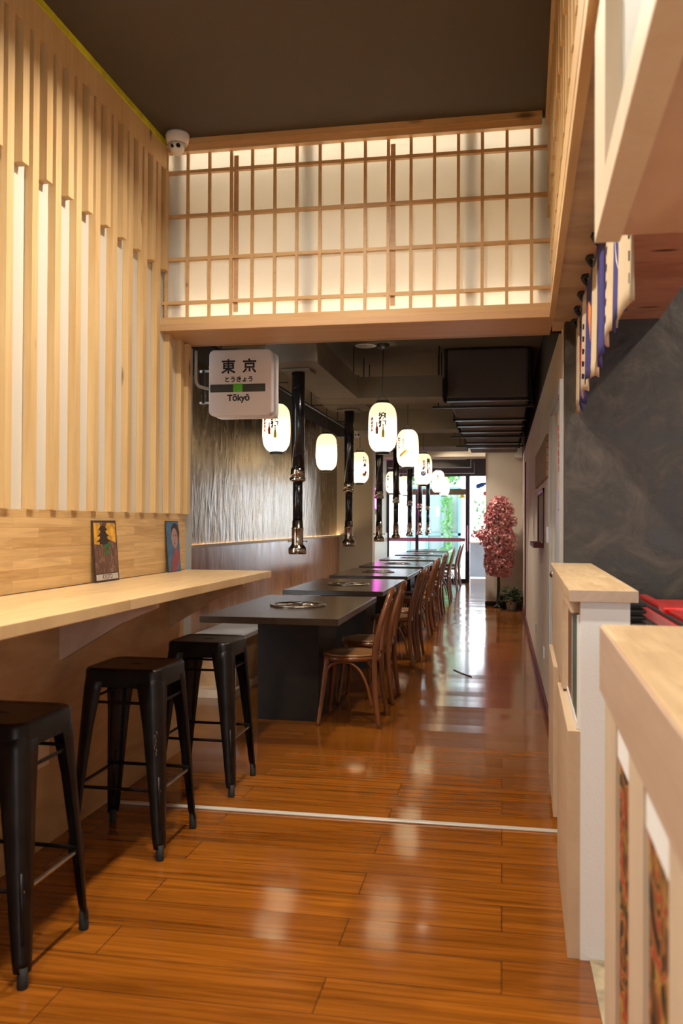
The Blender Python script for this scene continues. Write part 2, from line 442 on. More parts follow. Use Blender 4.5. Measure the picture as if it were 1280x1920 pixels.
# ------------------------------------------------------------------ the room
XL, ZC = -1.842, 3.395
HC = 2.83                                             # hall ceiling
struct(box(-3.2, 4.2, -3.2, 21.2, -.12, 0).build('floor', 'floor'), 'glossy orange-brown laminate plank floor', 'floor')
struct(box(-2.2, .9, -3.0, 4.89, ZC, ZC+.12).build('ceiling_front', 'ceiling'), 'dark brown ceiling of the front room', 'ceiling')
struct(box(.9, 4.0, -3.0, 4.9, ZC+.1, ZC+.22).build('ceiling_kitchen', 'plaster'), 'pale kitchen ceiling', 'ceiling')
struct(box(-3.0, .6, 4.9, 14.3, HC, HC+.1).build('ceiling_hall', 'ceiling_hall'), 'brown-grey ceiling of the grill hall', 'ceiling')
struct(box(-3.0, 3.0, 14.45, 20.0, HC, HC+.1).build('ceiling_back', 'duct_dark'), 'dark ceiling of the street-end room', 'ceiling')
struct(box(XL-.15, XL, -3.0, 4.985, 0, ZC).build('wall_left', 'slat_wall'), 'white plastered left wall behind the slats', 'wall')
struct(B().box(-2.6, 4.0, -3.1, -3.0, 0, .25).box(-2.6, 4.0, -3.1, -3.0, 2.5, ZC+.2).box(-2.6, .3, -3.1, -3.0, .25, 2.5).box(3.6, 4.0, -3.1, -3.0, .25, 2.5).build('wall_front', 'plaster'), 'white wall behind the photographer', 'wall')
wf = struct(B().box(.3, .37, -3.09, -3.02, .25, 2.5).box(1.9, 1.97, -3.09, -3.02, .25, 2.5).box(3.53, 3.6, -3.09, -3.02, .25, 2.5).box(.37, 3.53, -3.09, -3.02, .25, .32).box(.37, 3.53, -3.09, -3.02, 2.43, 2.5).build('window_shopfront', 'frame_dark'), 'shop window behind the photographer', 'window')
box(.37, 3.53, -3.06, -3.055, .32, 2.43).build('pane', 'glass', wf)
struct(box(3.9, 4.0, -3.0, 4.7, 0, ZC+.2).build('wall_kitchen_side', 'plaster'), 'white far side wall of the kitchen', 'wall')
struct(box(.314, 4.0, 4.62, 4.74, 0, ZC+.2).build('wall_kitchen', 'charcoal'), 'charcoal polished plaster kitchen wall', 'wall')
# hall left wall, stepped back from the slat wall
struct(box(-2.56, -2.42, 4.99, 12.75, 0, 2.62).build('wall_hall_left', 'marble'), 'bronze streaked plaster wall beside the grill tables', 'wall')
struct(box(-2.56, -2.42, 4.99, 14.3, 2.62, HC).build('trim_dark_band', 'black_paint_and_shadow'), 'dark painted band above the bronze wall', 'trim')
struct(box(-2.60, -2.415, 4.86, 4.988, 0, HC).build('wall_step', 'cream'), 'return wall where the hall widens', 'wall')
struct(box(-2.50, -1.885, 12.0+.75, 13.0, 0, 2.60).build('wall_pilaster', 'cream'), 'cream pilaster at the end of the bronze wall', 'wall')
# hall right wall with serving niche and door
w = B()
YN0, YN1, ZN0, ZN1 = 6.86, 7.83, 1.17, 1.565
w.box(.312, .46, 5.80, YN0, 0, 2.40).box(.312, .46, YN1, 14.3, 0, 2.40).box(.312, .46, YN0, YN1, 0, ZN0).box(.312, .46, YN0, YN1, ZN1, 2.40)
w.box(.312, .46, 4.74, 5.80, 2.03, 2.40).box(.312, .46, 4.735, 4.82, 0, 2.03)
struct(w.build('wall_right', 'hallwall'), 'pale wall along the right of the hall', 'wall')
struct(box(.312, .46, 4.74, 14.3, 2.40, HC).build('wall_right_upper', 'black_paint_and_shadow'), 'top of the right hall wall, coloured black as the air duct shadow', 'wall')  # shadow of the air duct, put into the wall as black colour
struct(box(.44, .47, YN0-.05, YN1+.05, ZN0-.05, ZN1+.05).build('trim_niche_back', 'dark_red'), 'dark back of the serving niche', 'trim')
struct(box(.292, .312, 5.8, 14.3, 0, .07).build('baseboard_right', 'dark_red'), 'dark baseboard along the right wall', 'baseboard')
# end column and portal
struct(box(-.27, .46, 14.3, 14.65, 0, HC).build('wall_end', 'hallwall'), 'beige end wall behind the blossom tree', 'wall')
struct(box(-.275, .31, 14.28, 14.3, 0, .07).build('baseboard_end', 'black_paint_and_shadow'), 'dark baseboard on the beige end wall', 'baseboard')
struct(box(-2.7, -.27, 13.95, 14.45, 2.38, HC).build('wall_portal', 'cream'), 'cream lintel between the grill hall and the street-end room', 'wall')
struct(box(-3.0, -1.93, 14.25, 14.45, 0, HC).build('wall_portal_left', 'cream'), 'cream wall left of the portal', 'wall') if False else None
# street-end room
struct(box(-2.74, -2.60, 13.0, 20.0, 0, HC).build('wall_back_left', 'hallwall'), 'lilac lit left wall of the street-end room', 'wall')
struct(box(-2.60, -2.57, 14.5, 19.7, 0, 1.10).build('trim_pale_wainscot', 'pale_ply'), 'pale timber wainscot in the street-end room', 'trim')
struct(box(-2.599, -2.575, 14.2, 15.6, 1.12, 2.35).build('trim_back_marble', 'marble'), 'bronze plaster panel in the street-end room', 'trim')
struct(box(1.6, 1.7, 14.65, 15.2, 0, HC).build('wall_back_right', 'hallwall'), 'right wall of the street-end room', 'wall')
struct(box(.46, 1.7, 14.55, 14.65, 0, HC).build('wall_back_return', 'hallwall'), 'return wall of the street-end room', 'wall')
struct(box(1.6, 1.7, 15.2, 19.8, 2.3, HC).build('wall_back_right_top', 'hallwall'), 'wall above the side window', 'wall')
struct(box(1.6, 1.7, 15.2, 19.8, 0, .7).build('wall_back_right_low', 'hallwall'), 'wall below the side window', 'wall')
wn = struct(B().box(1.63, 1.69, 15.2, 15.28, .7, 2.3).box(1.63, 1.69, 17.45, 17.55, .7, 2.3).box(1.63, 1.69, 19.7, 19.8, .7, 2.3).build('window_side', 'frame_dark'), 'side window of the street-end room', 'window')
box(1.655, 1.66, 15.28, 19.7, .7, 2.3).build('pane', 'glass', wn)
struct(box(-2.7, 1.7, 19.75, 19.88, 2.42, HC).build('wall_street', 'duct_dark'), 'dark fascia above the glass front', 'wall')

# threshold strip, kitchen floor edge
tag(box(XL, .235, 3.853, 3.887, 0, .008, bev=.003).build('threshold_strip', 'thresh'), 'pale metal threshold strip across the floor', 'floor strip')
struct(box(.262, .31, 1.9, 2.752, 0, .006).build('trim_floor_edge', 'tile'), 'worn tile edge where the kitchen floor begins', 'trim')

# ------------------------------------------------------------------ left wall: slats, panel, counter
root = thing('slat_cladding', 'pine cladding of upright slats on the left wall, from the long counter to the ceiling', 'wall cladding', (XL, 3.2, 1.367))
b = B(); k = -8
while True:
    y = 3.125+.179*k
    if y > 4.80: break
    b.box(XL+.001, XL+.034, y, y+.046, 1.368, 3.235)
    k += 1
b.build('long_slats', 'pine_z', root)
b = B(); k = -8
while True:
    y = 3.125+.179*k+.0895
    if y > 4.80: break
    b.box(XL+.001, XL+.043, y-.001, y+.045, 2.690, 3.235)
    k += 1
b.build('short_slats', 'pine_z', root)
box(XL+.001, XL+.0345, 1.55, 4.50, 3.2352, 3.362).build('top_board', 'pine_z', root)
box(XL+.001, XL+.050, 4.812, 4.855, 1.367, 2.355).build('end_post', 'pine_z', root)
tag(box(XL+.002, XL+.038, 1.55, 4.49, 3.3625, 3.3945).build('filler_bead', 'tape'), 'yellow-green bead of filler between the slats and the dark ceiling', 'filler bead')
tag(box(XL+.001, XL+.020, 1.55, 4.86, 1.046, 1.367).build('backsplash_panel', 'finger'), 'finger-jointed pine board on the wall directly above the counter', 'wall board')
struct(box(XL-.001, XL+.012, 4.862, 4.987, 0, 2.36).build('trim_grey_post', 'grey_trim'), 'grey corner trim at the end of the slat wall', 'trim')
tag(box(XL+.0005, XL+.016, -1.0, 4.855, 0, .995).build('plywood_panel', 'ply'), 'plywood sheet on the wall below the long counter', 'wall board')
root = thing('bar_counter', 'long pine wall counter above the black stools', 'counter', (XL, 3.2, 1.0))
box(XL+.0205, -1.308, .2, 4.886, 1.003, 1.043, bev=.003).build('worktop', 'counter', root)
for y in (3.40, 4.62, 1.2):
    B().prism([(XL+.0165, y, 1.002), (-1.40, y, 1.002), (-1.40, y, .965), (-1.56, y, .895), (XL+.0165, y, .735)], (0, .04, 0)).build('bracket', 'ply_pink' if y < 4 else 'ply', root)
    box(-1.62, -1.42, y-.02, y+.06, .982, 1.002).build('cleat', 'pale_ply', root) if y < 4 else None
o = box(XL+.0165, XL+.025, 3.21, 3.31, .33, .44, bev=.002).build('wall_socket', 'pale_ply'); tag(o, 'wood-coloured socket plate low on the plywood under the counter', 'socket')

# two art plates on the counter
def art_plate(y0, y1, name, label):
    r = thing(name, label, 'wall art', (XL+.05, (y0+y1)/2, 1.0435))
    h = .281
    def f(u, v, d=0.):          # u 0..1 across (Y), v 0..1 up; leans on the board
        return (XL+.046-.022*v+d, y0+(y1-y0)*u, 1.0445+h*v)
    return r, f
def quad_plate(f, u0, u1, v0, v1, d, th=.0004):
    return B().prism([f(u0,v0,d), f(u1,v0,d), f(u1,v1,d), f(u0,v1,d)], (th,0,0))
r, f = art_plate(3.665, 3.915, 'art_plate', 'rusty tin plate with a pagoda and the word KYOTO leaning above the counter')
quad_plate(f, 0, 1, 0, 1, -.004, .004).build('backing', 'rust', r)
quad_plate(f, .04, .97, .14, .975, .0004).build('scene', 'plate_art', r)
B().prism([f(.05,.62,.0009), f(.34,.60,.0009), f(.38,.80,.0009), f(.30,.96,.0009), f(.06,.96,.0009)], (.0004,0,0)).build('gold_foliage', 'plate_gold', r)
B().prism([f(.60,.70,.0009), f(.93,.63,.0009), f(.93,.95,.0009), f(.60,.96,.0009), f(.52,.86,.0009)], (.0004,0,0)).build('gold_foliage', 'plate_gold', r)
b = B()
for vv, ww in ((.87,.20), (.77,.25), (.68,.29)):
    b.prism([f(.42-ww,vv-.03,.0014), f(.42+ww,vv-.03,.0014), f(.42+ww*.35,vv+.045,.0014), f(.42-ww*.35,vv+.045,.0014)], (.0004,0,0))
    b.prism([f(.42-ww*.55,vv-.07,.0013), f(.42+ww*.55,vv-.07,.0013), f(.42+ww*.55,vv,.0013), f(.42-ww*.55,vv,.0013)], (.0004,0,0))
b.prism([f(.40,.9,.0014), f(.44,.9,.0014), f(.42,.98,.0014)], (.0004,0,0))
b.build('pagoda', 'plate_dark', r)
b = B()
b.prism([f(.44,.565,.0013), f(.68,.56,.0013), f(.70,.62,.0013), f(.46,.625,.0013)], (.0004,0,0)).prism([f(.44,.45,.0013), f(.62,.44,.0013), f(.60,.52,.0013), f(.46,.52,.0013)], (.0004,0,0))
b.build('green_shrubs', 'plate_green', r)
quad_plate(f, .05, .95, .03, .125, .0008).build('caption_strip', 'plate_cream', r)
B().text('KYOTO', .030, lambda x, y: f(.5+x/(.25), .077+y/.281, .0016), .0004).build('lettering', 'ink', r)
r, f = art_plate(4.60-.06, 4.79-.06, 'art_plate', 'blue tin plate with a painted face and red collar leaning above the counter')
quad_plate(f, 0, 1, 0, 1, -.004, .004).build('backing', 'rust', r)
quad_plate(f, .02, .99, .01, .99, .0004).build('blue_ground', 'plate_blue', r)
el = lambda cu, cv, ru, rv, d, n=20: [f(cu+ru*math.cos(2*PI*i/n), cv+rv*math.sin(2*PI*i/n), d) for i in range(n)]
B().prism(el(.70,.76,.33,.20,.0009), (.0004,0,0)).build('hair', 'plate_dark', r)
B().prism(el(.62,.66,.25,.20,.0014), (.0004,0,0)).build('face', 'plate_skin', r)
B().prism([f(.22,.02,.0012), f(.66,.02,.0012), f(.93,.30,.0012), f(.80,.47,.0012), f(.56,.44,.0012), f(.30,.22,.0012)], (.0004,0,0)).build('collar', 'plate_crimson', r)
B().prism([f(.50,.70,.0019), f(.58,.695,.0019), f(.57,.72,.0019)], (.0003,0,0)).prism([f(.68,.70,.0019), f(.78,.71,.0019), f(.73,.73,.0019)], (.0003,0,0)).build('eyes', 'ink', r)
B().prism(el(.60,.555,.06,.014,.0019,10), (.0003,0,0)).build('lips', 'plate_crimson', r)

# ------------------------------------------------------------------ header and backlit shoji panel
struct(box(XL+.0005, .2515, 4.50, 4.93, 2.360, 2.398, bev=.002, seg=1).build('trim_header_soffit', 'header'), 'timber header across the opening', 'trim')
struct(box(XL+.0005, .2515, 4.517, 4.545, 2.3985, 2.437).build('trim_header_ledge', 'pine_x'), 'pine ledge under the lattice panel', 'trim')
struct(box(XL+.040, .19, 4.485, 4.525, 3.330, 3.3945).build('trim_ceiling_left', 'pine_x'), 'pine moulding above the lattice panel', 'trim')
struct(box(XL+.040, .19, 4.470, 4.4845, 3.362, 3.3945).build('trim_ceiling_fillet', 'pine_x'), 'upper fillet of the pine moulding', 'trim')
struct(box(XL, .5, 4.86, 4.888, 2.40, ZC).build('wall_lightbox', 'lightbox'), 'white back of the lattice light box', 'wall')
struct(box(XL-.0, .5, 4.893, 4.905, 2.36, HC+.6).build('wall_over_header', 'black_paint_and_shadow'), 'dark hall side of the light box', 'wall')
root = thing('shoji_panel', 'backlit paper lattice panel above the hall opening', 'shoji panel', (-.8, 4.53, 2.44))
box(XL+.002, .25, 4.548, 4.550, 2.438, 3.39).build('paper', 'shoji_paper', root)
b = B()
VX = (-1.817,-1.695,-1.571,-1.448,-1.33,-1.205,-1.084,-.958,-.837,-.715,-.593,-.474,-.352,-.229,-.107,.017,.141)
for x in VX: b.box(x-.008, x+.008, 4.520, 4.534, 2.4375, 3.345)
for z in (3.234, 2.993, 2.757, 2.518): b.box(XL+.003, .245, 4.5335, 4.547, z-.0085, z+.0085)
for z in (3.234, 2.993, 2.757, 2.518): b.box(XL+.003, .245, 4.5215, 4.535, z-.0085, z+.0085)
b.build('lattice', 'pine_x', root)
for x in (-1.425, -.570): box(x-.012, x+.012, 4.536, 4.5475, 2.46, 3.31).build('joint_post', 'header', root)
for x in (-1.03, -.165, .20, -1.765): box(x-.030, x+.030, 4.565, 4.60, 2.44, 3.392).build('added_shade_post', 'grey_trim', root)  # posts added behind the paper to shade grey bands into it
r = thing('strip_light', 'warm light strip hidden along the top of the lattice panel', 'strip light', (-.8, 4.60, 3.36), 'lattice panel strip lights')
box(XL+.01, .235, 4.600, 4.612, 3.300, 3.312).build('led_strip', 'strip_led', r)
r = thing('strip_light', 'warm light strip hidden along the bottom of the lattice panel', 'strip light', (-.8, 4.60, 2.44), 'lattice panel strip lights')
box(XL+.01, .235, 4.600, 4.612, 2.470, 2.482).build('led_strip', 'strip_led', r)

# ------------------------------------------------------------------ right bulkhead, soffit
SX = .1955
struct(B().box(SX+.016, SX+.10, .2, 4.86, 2.365, ZC).skew().build('wall_bulkhead', 'pale_ply'), 'timber bulkhead above the right partition', 'wall')
r = thing('bulkhead_slats', 'slatted pine cladding on the bulkhead at upper right', 'wall cladding', (SX, 3.2, 2.6))
b = B(); y = .6
while y < 4.46:
    b.box(SX-.008, SX+.0155, y, y+.046, 2.60, 3.33); y += .179
b.skew().build('long_slats', 'pine_z', r)
b = B(); y = .69
while y < 4.46:
    b.box(SX-.020, SX+.0155, y, y+.045, 2.86, 3.33); y += .179
b.skew().build('short_slats', 'pine_z', r)
struct(B().box(SX-.030, SX+.018, .2, 4.50, 3.33, 3.3945).skew().build('trim_ceiling_right', 'pine_y'), 'pine moulding along the right ceiling edge', 'trim')
struct(B().box(SX-.004, SX+.016, .2, 4.51, 2.47, 2.60).skew().build('trim_fascia_upper', 'pine_y'), 'upper fascia board of the bulkhead', 'trim')
struct(B().box(SX+.004, SX+.016, .2, 4.51, 2.40, 2.468).skew().build('trim_fascia_gap', 'header'), 'recessed strip of the bulkhead fascia', 'trim')
struct(B().box(SX-.010, SX+.016, .2, 4.495, 2.352, 2.40).skew().build('trim_fascia_lower', 'pine_y'), 'lower fascia board of the bulkhead', 'trim')
struct(B().box(SX+.017, .735, .2, 4.615, 2.36, 2.372).skew().build('ceiling_soffit', 'ply_soffit'), 'plywood soffit over the kitchen partition', 'ceiling')
struct(B().box(.700, .735, .2, 4.615, 2.3725, ZC).skew().build('wall_bulkhead_back', 'pale_ply'), 'kitchen side of the bulkhead', 'wall')

# noren flags
r = thing('noren_curtain', 'row of navy and beige noren flags hanging under the plywood soffit', 'curtain', (.36, 3.4, 2.33))
def nx(y): return .352+(y-3.9)*SK
B().tube([(nx(2.0), 2.0, 2.325), (nx(3.4), 3.4, 2.318), (nx(4.6), 4.6, 2.335)], .006, 6).build('rope', 'blackm', r)
ys = [4.60, 4.33, 4.06, 3.79, 3.52, 3.25, 2.98, 2.71, 2.44, 2.17]
for i, (ya, yb) in enumerate(zip(ys, ys[1:])):
    mat = 'beige' if i % 2 == 0 else 'navy'
    b = B(); nu, nv = 10, 10; grid = []
    for jv in range(nv+1):
        row = []
        for ju in range(nu+1):
            u, v = ju/nu, jv/nv
            yy = ya+(yb-ya)*u*1.02
            amp = .003+.009*v
            xx = nx(yy)+amp*math.sin(PI*2*u+i*1.3)+.004*math.sin(i*2.1)
            zz = 2.318-(.43+.02*math.sin(i*1.7))*v-.012*math.sin(PI*2*u+i)*v
            row.append(b.bm.verts.new((xx, yy, zz)))
        grid.append(row)
    for jv in range(nv):
        for ju in range(nu):
            fc = b.bm.faces.new((grid[jv][ju], grid[jv][ju+1], grid[jv+1][ju+1], grid[jv+1][ju])); fc.smooth = True
    fo = b.build('flag', mat, r)
    fo['label'] = ('beige' if i % 2 == 0 else 'navy blue')+' cotton flag'
    md = fo.modifiers.new('thick', 'SOLIDIFY'); md.thickness = .003
    # painted motif on the flag
    def fp(u, v, d=.004, ya=ya, yb=yb, i=i):
        yy = ya+(yb-ya)*u*1.02; amp = .003+.009*v
        xx = nx(yy)+amp*math.sin(PI*2*u+i*1.3)+.004*math.sin(i*2.1)
        return (xx-d, yy, 2.318-(.43+.02*math.sin(i*1.7))*v-.012*math.sin(PI*2*u+i)*v)
    if i % 2:
        mt = ('red', 'orange', 'white_plastic', 'white_plastic')[(i//2) % 4]
        B().poly([fp(.35,.2), fp(.6,.3), fp(.7,.5), fp(.6,.75), fp(.45,.6), fp(.35,.4)]).build('motif', mt, fo)
        if i == 5: B().poly([fp(.3,.62), fp(.5,.66), fp(.5,.8), fp(.35,.78)]).build('motif', 'red', fo)
    else:
        for q in range(5):
            v0 = .3+.13*q
            B().poly([fp(.45,v0), fp(.6,v0+.02), fp(.56,v0+.07), fp(.44,v0+.06)]).build('brush_mark', 'ink', fo)
    B().tube([(nx(ya-.03)-.0, ya-.03, 2.318), (nx(ya-.03)-.02, ya-.035, 2.345), (nx(ya-.03), ya-.04, 2.359)], .012, 6).build('loop', 'blackm', r)

# ------------------------------------------------------------------ low partition on the right
r = thing('partition_wall', 'white half-height partition with a beech cap and wood-clad left side', 'partition', (.30, 3.7, 0))
B().box(.233, .378, 2.754, 4.615, 0, 1.085).skew().build('core', 'white_wall', r)
B().box(.198, .400, 2.73, 4.615, 1.0852, 1.121, bev=.002, seg=1).skew().build('cap', 'beech', r)
B().box(.199, .399, 2.7265, 2.7298, 1.0862, 1.120).skew().build('edge_band', 'beech_x', r)
B().box(.207, .2328, 3.40, 4.60, .70, 1.084).skew().build('upper_board', 'pale_ply', r)
B().box(.207, .2328, 2.80, 3.40, 1.045, 1.084).skew().build('top_rail', 'pale_ply', r)
B().box(.2255, .2328, 3.09, 3.36, .715, 1.040).skew().build('picture', 'art_brown', r)['label'] = 'reddish brown picture inlay'
B().box(.2255, .2328, 2.80, 3.06, .715, 1.040).skew().build('picture', 'art_green', r)['label'] = 'blue-green picture inlay'
b = B()
for y in (3.063, 2.775, 3.365): b.box(.2245, .2328, y, y+.012, .700, 1.042)
b.box(.222, .2328, 2.776, 3.389, .692, .712)
b.skew().build('picture_frame', 'white_plastic', r)
B().box(.196, .2328, 2.757, 3.59, .0, .690, bev=.001, seg=1).skew().build('lower_board', 'pale_ply', r)
B().box(.212, .2328, 3.60, 3.86, .0, .690).skew().build('recess_board', 'ply', r)
B().box(.190, .2328, 3.88, 4.60, .06, .705, bev=.001, seg=1).skew().build('lower_board', 'pale_ply', r)

# near counter
r = thing('near_counter', 'blurred pine-topped counter in the near right corner with brocade side panels', 'counter', (.4, 1.3, 0))
NX = .2203
B().box(NX, 1.25, -.6, 1.865, .980, 1.115, bev=.003).skew().build('worktop', 'beech', r)
B().box(NX-.004, NX-.0002, -.6, 1.864, .982, 1.112, bev=.001, seg=1).skew().build('edge_band', 'beech_x', r)['label'] = 'pinkish timber edge band'
B().box(NX+.016, 1.20, -.6, 1.845, 0, .979).skew().build('body', 'white_wall', r)
for y0, y1 in ((1.640, 1.850), (1.270, 1.440), (.92, 1.05)):
    B().box(NX+.006, NX+.0159, y0, y1, 0, .979).skew().build('stile', 'pale_post', r)
for y0, y1, m_ in ((1.445, 1.636, 'art_red'), (1.06, 1.262, 'art_red'), (.60, .90, 'art_gold')):
    o = B().box(NX+.0125, NX+.0158, y0+.030, y1-.002, .18, .905).skew().build('inlay_panel', m_, r)
    B().box(NX+.009, NX+.0158, y0+.008, y0+.029, .17, .905).skew().build('gold_bead', 'art_gold', r)
    B().box(NX+.009, NX+.0157, y0+.003, y1-.001, .906, .979).skew().build('inlay_trim', 'white_wall', r)

# canopy box above the near counter
r = thing('canopy_box', 'blurred framed plywood canopy box hanging in the upper right corner', 'canopy', (.5, 1.2, 1.9))
KX = .2055
B().box(KX+.030, 1.25, -.6, 1.84, 1.906, 1.93).skew().build('bottom_panel', 'ply_pink', r)
B().box(KX, KX+.050, -.6, 1.862, 1.900, 1.965).skew().build('bottom_rail', 'pale_post', r)
B().box(KX, KX+.050, 1.63, 1.862, 1.966, 2.364).skew().build('post', 'pale_post', r)
B().box(KX+.004, KX+.048, .55, 1.02, 1.966, 2.364).skew().build('post', 'pale_post', r)
B().box(KX+.030, KX+.040, 1.02, 1.63, 1.966, 2.364).skew().build('grey_panel', 'grey_trim', r)
B().box(KX+.051, 1.25, 1.835, 1.862, 1.931, 2.36).skew().build('back_panel', 'ply_pink', r)

# kitchen: red topped chest and black rack behind the partition
r = thing('red_chest', 'glossy red-topped chest in the kitchen behind the partition', 'chest', (1.0, 3.6, 0))
box(.60, 1.9, 2.75, 4.22, 0, .93).build('body', 'charcoal', r)
box(.585, 1.92, 2.73, 4.24, .931, .975, bev=.006).build('lid', 'red_gloss', r)
box(.60, 1.9, 3.50, 3.60, .976, 1.005, bev=.008).build('lid_handle', 'red_gloss', r)
box(.595, .610, 2.75, 4.2, .976, .984).build('seal', 'rubber', r)
box(.618, .650, 2.75, 4.2, .976, 1.00, bev=.005).build('lid_lip', 'red_gloss', r)
r = thing('ridged_rack', 'small ridged black rack fixed behind the white partition end', 'rack', (.43, 3.0, .9))
b = B().box(.388, .400, 2.96, 3.06, .90, 1.075)
for q in range(8): b.box(.400, .458, 2.96, 3.06, .905+.021*q, .918+.021*q, bev=.004)
b.build('fins', 'blackm', r)

# ------------------------------------------------------------------ bar stools
def make_stool(label):
    t = thing('bar_stool', label, 'stool', (0,0,0), 'bar stools along the counter')
    H, S, F = .735, .158, .203
    b = B()
    rr = .045
    def rsq(s, r_, z, n=6):
        pts = []
        for cx, cy, a0 in ((1,1,0),(-1,1,90),(-1,-1,180),(1,-1,270)):
            for i in range(n+1):
                a = math.radians(a0+90*i/n)
                pts.append((cx*(s-r_)+r_*math.cos(a), cy*(s-r_)+r_*math.sin(a), z))
        return pts
    b.loft([rsq(S+.006,rr,H-.075), rsq(S+.004,rr,H-.012), rsq(S,rr,H-.004), rsq(S-.008,rr,H), rsq(S-.03,rr,H-.004)], close_ends=False)
    b.bm.faces.new([b.bm.verts.new(p) for p in rsq(S-.03,rr,H-.004)])
    b.loft([rsq(S+.003,rr,H-.075), rsq(S+.001,rr,H-.014), rsq(S-.02,rr,H-.012)], close_ends=False)
    b.build('seat', 'stool', t)
    n = 16
    B().prism([(.030*math.cos(2*PI*i/n), .012*math.sin(2*PI*i/n), H-.0035) for i in range(n)], (0,0,.0006)).build('slot', 'rubber', t)
    for sx in (1,-1):
        for sy in (1,-1):
            rings = []
            for z, p, w_ in ((H-.010, S+.001, .098), (H-.09, S+.009, .088), (.50, S+.018, .070), (.25, S+.032, .052), (.075, F-.005, .040), (.045, F-.002, .036)):
                out, inn = [], []
                rc = min(.042, w_*.7)
                for i in range(7):
                    a = math.radians(90*i/6)
                    out.append((p-rc+rc*math.cos(a), p-rc+rc*math.sin(a)))
                prof = [(p, p-w_)]+out+[(p-w_, p)]
                th = .004
                prof += [(p-w_, p-th)]+[(x-th*.8, y-th*.8) for x, y in reversed(out)]+[(p-th, p-w_)]
                pr = [(sx*x, sy*y, z) for x, y in prof]
                rings.append(pr if sx*sy > 0 else list(reversed(pr)))
            lg = B().loft(rings).build('leg', 'stool', t)
            B().lathe([(.015,0),(.016,.005),(.015,.06)], (sx*(F-.019), sy*(F-.019), 0), 12).build('foot', 'rubber', lg)
            B().tube([(sx*(F-.030), sy*(F-.026), .32), (sx*(F-.020), sy*(F-.018), .12)], .007, 6, smooth=1).build('rib', 'stool', lg)
    for z, p, rad, nm in ((.265, S+.018, .007, 'foot_rail'), (.600, S-.003, .006, 'brace')):
        for k in range(4):
            a, c = PI/2*k, PI/2*(k+1)
            A = Vector((math.copysign(p, math.cos(a+PI/4)), math.copysign(p, math.sin(a+PI/4)), z))
            D = Vector((math.copysign(p, math.cos(c+PI/4)), math.copysign(p, math.sin(c+PI/4)), z))
            B().tube([A, A*.98+D*.02, D*.98+A*.02, D], rad, 8, smooth=1).build(nm, 'steel' if (nm == 'foot_rail' and k == 3) else 'stool', t)
    return t
s0 = make_stool('black metal bar stool cut by the left edge of the photo, nearest the viewer')
s0.location = (-1.515, 2.47, 0)
mid = dup(s0, (-1.495, 3.43, 0), 'black metal bar stool with scratched front leg, the middle one of three')
lx, ly = mid.location.x, mid.location.y
for q in range(7):
    z = .40+.014*q; p = .158+.022
    xx, yy = lx+p-.020+.004*math.sin(q*2.2), ly-p+.0005
    B().tube([(xx, yy-.0008+.004, z), (xx+.003*math.cos(q), yy+.0035, z+.008), (xx-.002, yy+.003, z+.016)], .0011, 5).build('scratch', 'steel', mid)
dup(s0, (-1.462, 4.24, 0), 'black metal bar stool at the far end of the counter, next to the grill tables')

# ------------------------------------------------------------------ grill tables
TP = 2.165
t = thing('grill_table', 'first dark grill table, just behind the bar stools', 'table', (-1.41, 6.0, 0), 'dark grill tables in a row')
box(-1.845, -.972, 5.18, 6.82, .698, .74, bev=.002, seg=1).build('tabletop', 'table', t)
box(-1.618, -1.20, 5.70, 6.32, 0, .697).build('pedestal', 'table_base', t)
g = B().lathe([(.150,.0),(.195,.0),(.198,.006),(.190,.011),(.168,.010),(.165,.005),(.150,.004)], (-1.409, 5.985, .7405), 40).build('grill', 'steel', t)
b = B().lathe([(.166,0),(.166,.004),(.10,.007),(.02,.008)], (-1.409, 5.985, .7435), 32)
b.build('grill_plate', 'nickel', g)
b = B()
for q in range(6):
    a = PI*q/6
    b.bar((-1.409+.15*math.cos(a), 5.985+.15*math.sin(a), .7525), (-1.409-.15*math.cos(a), 5.985-.15*math.sin(a), .7525), .004, 6)
b.build('grate', 'nickel', g)
names = ['second dark grill table from the bar stools', 'third dark grill table from the bar stools', 'fourth dark grill table, near the cream pilaster',
         'fifth dark grill table, just beyond the cream lintel', 'sixth dark grill table from the bar stools', 'seventh dark grill table, last one inside the glass front']
for i, nm in enumerate(names):
    dup(t, (-1.41-.022*(i+1), 6.0+TP*(i+1), 0), nm)

tag(B().tube([(-.43,7.95,.004),(-.37,7.82,.005),(-.33,7.74,.004),(-.26,7.62,.004)], .004, 6).build('twig', 'trunk'), 'thin dark twig lying on the aisle floor', 'twig')

# bench along the hall wall
r = thing('wall_bench', 'built-in bench with a white seat along the hall wall', 'bench', (-2.15, 9.5, 0))
box(-2.378, -1.96, 6.42, 12.70, .41, .45, bev=.006).build('seat', 'bench_white', r)
box(-2.378, -2.00, 6.44, 12.70, .06, .409).build('base', 'ply', r)
box(-2.378, -1.97, 6.30, 12.70, 0, .06).build('plinth', 'pale_ply', r)
r = thing('wainscot', 'glossy reddish wainscot with a lit ledge below the bronze wall', 'wainscot', (-2.39, 9., 0))
box(-2.4195, -2.38, 4.995, 12.745, 0, 1.115).build('panel', 'cherry', r)
box(-2.4195, -2.372, 4.995, 12.745, 1.1155, 1.125).build('ledge', 'pale_ply', r)
box(-2.378, -2.372, 4.995, 12.745, 1.1253, 1.141).build('lip', 'pale_ply', r)
box(-2.412, -2.400, 5.0, 12.74, 1.1255, 1.131).build('led_strip', 'ledge_led', r)

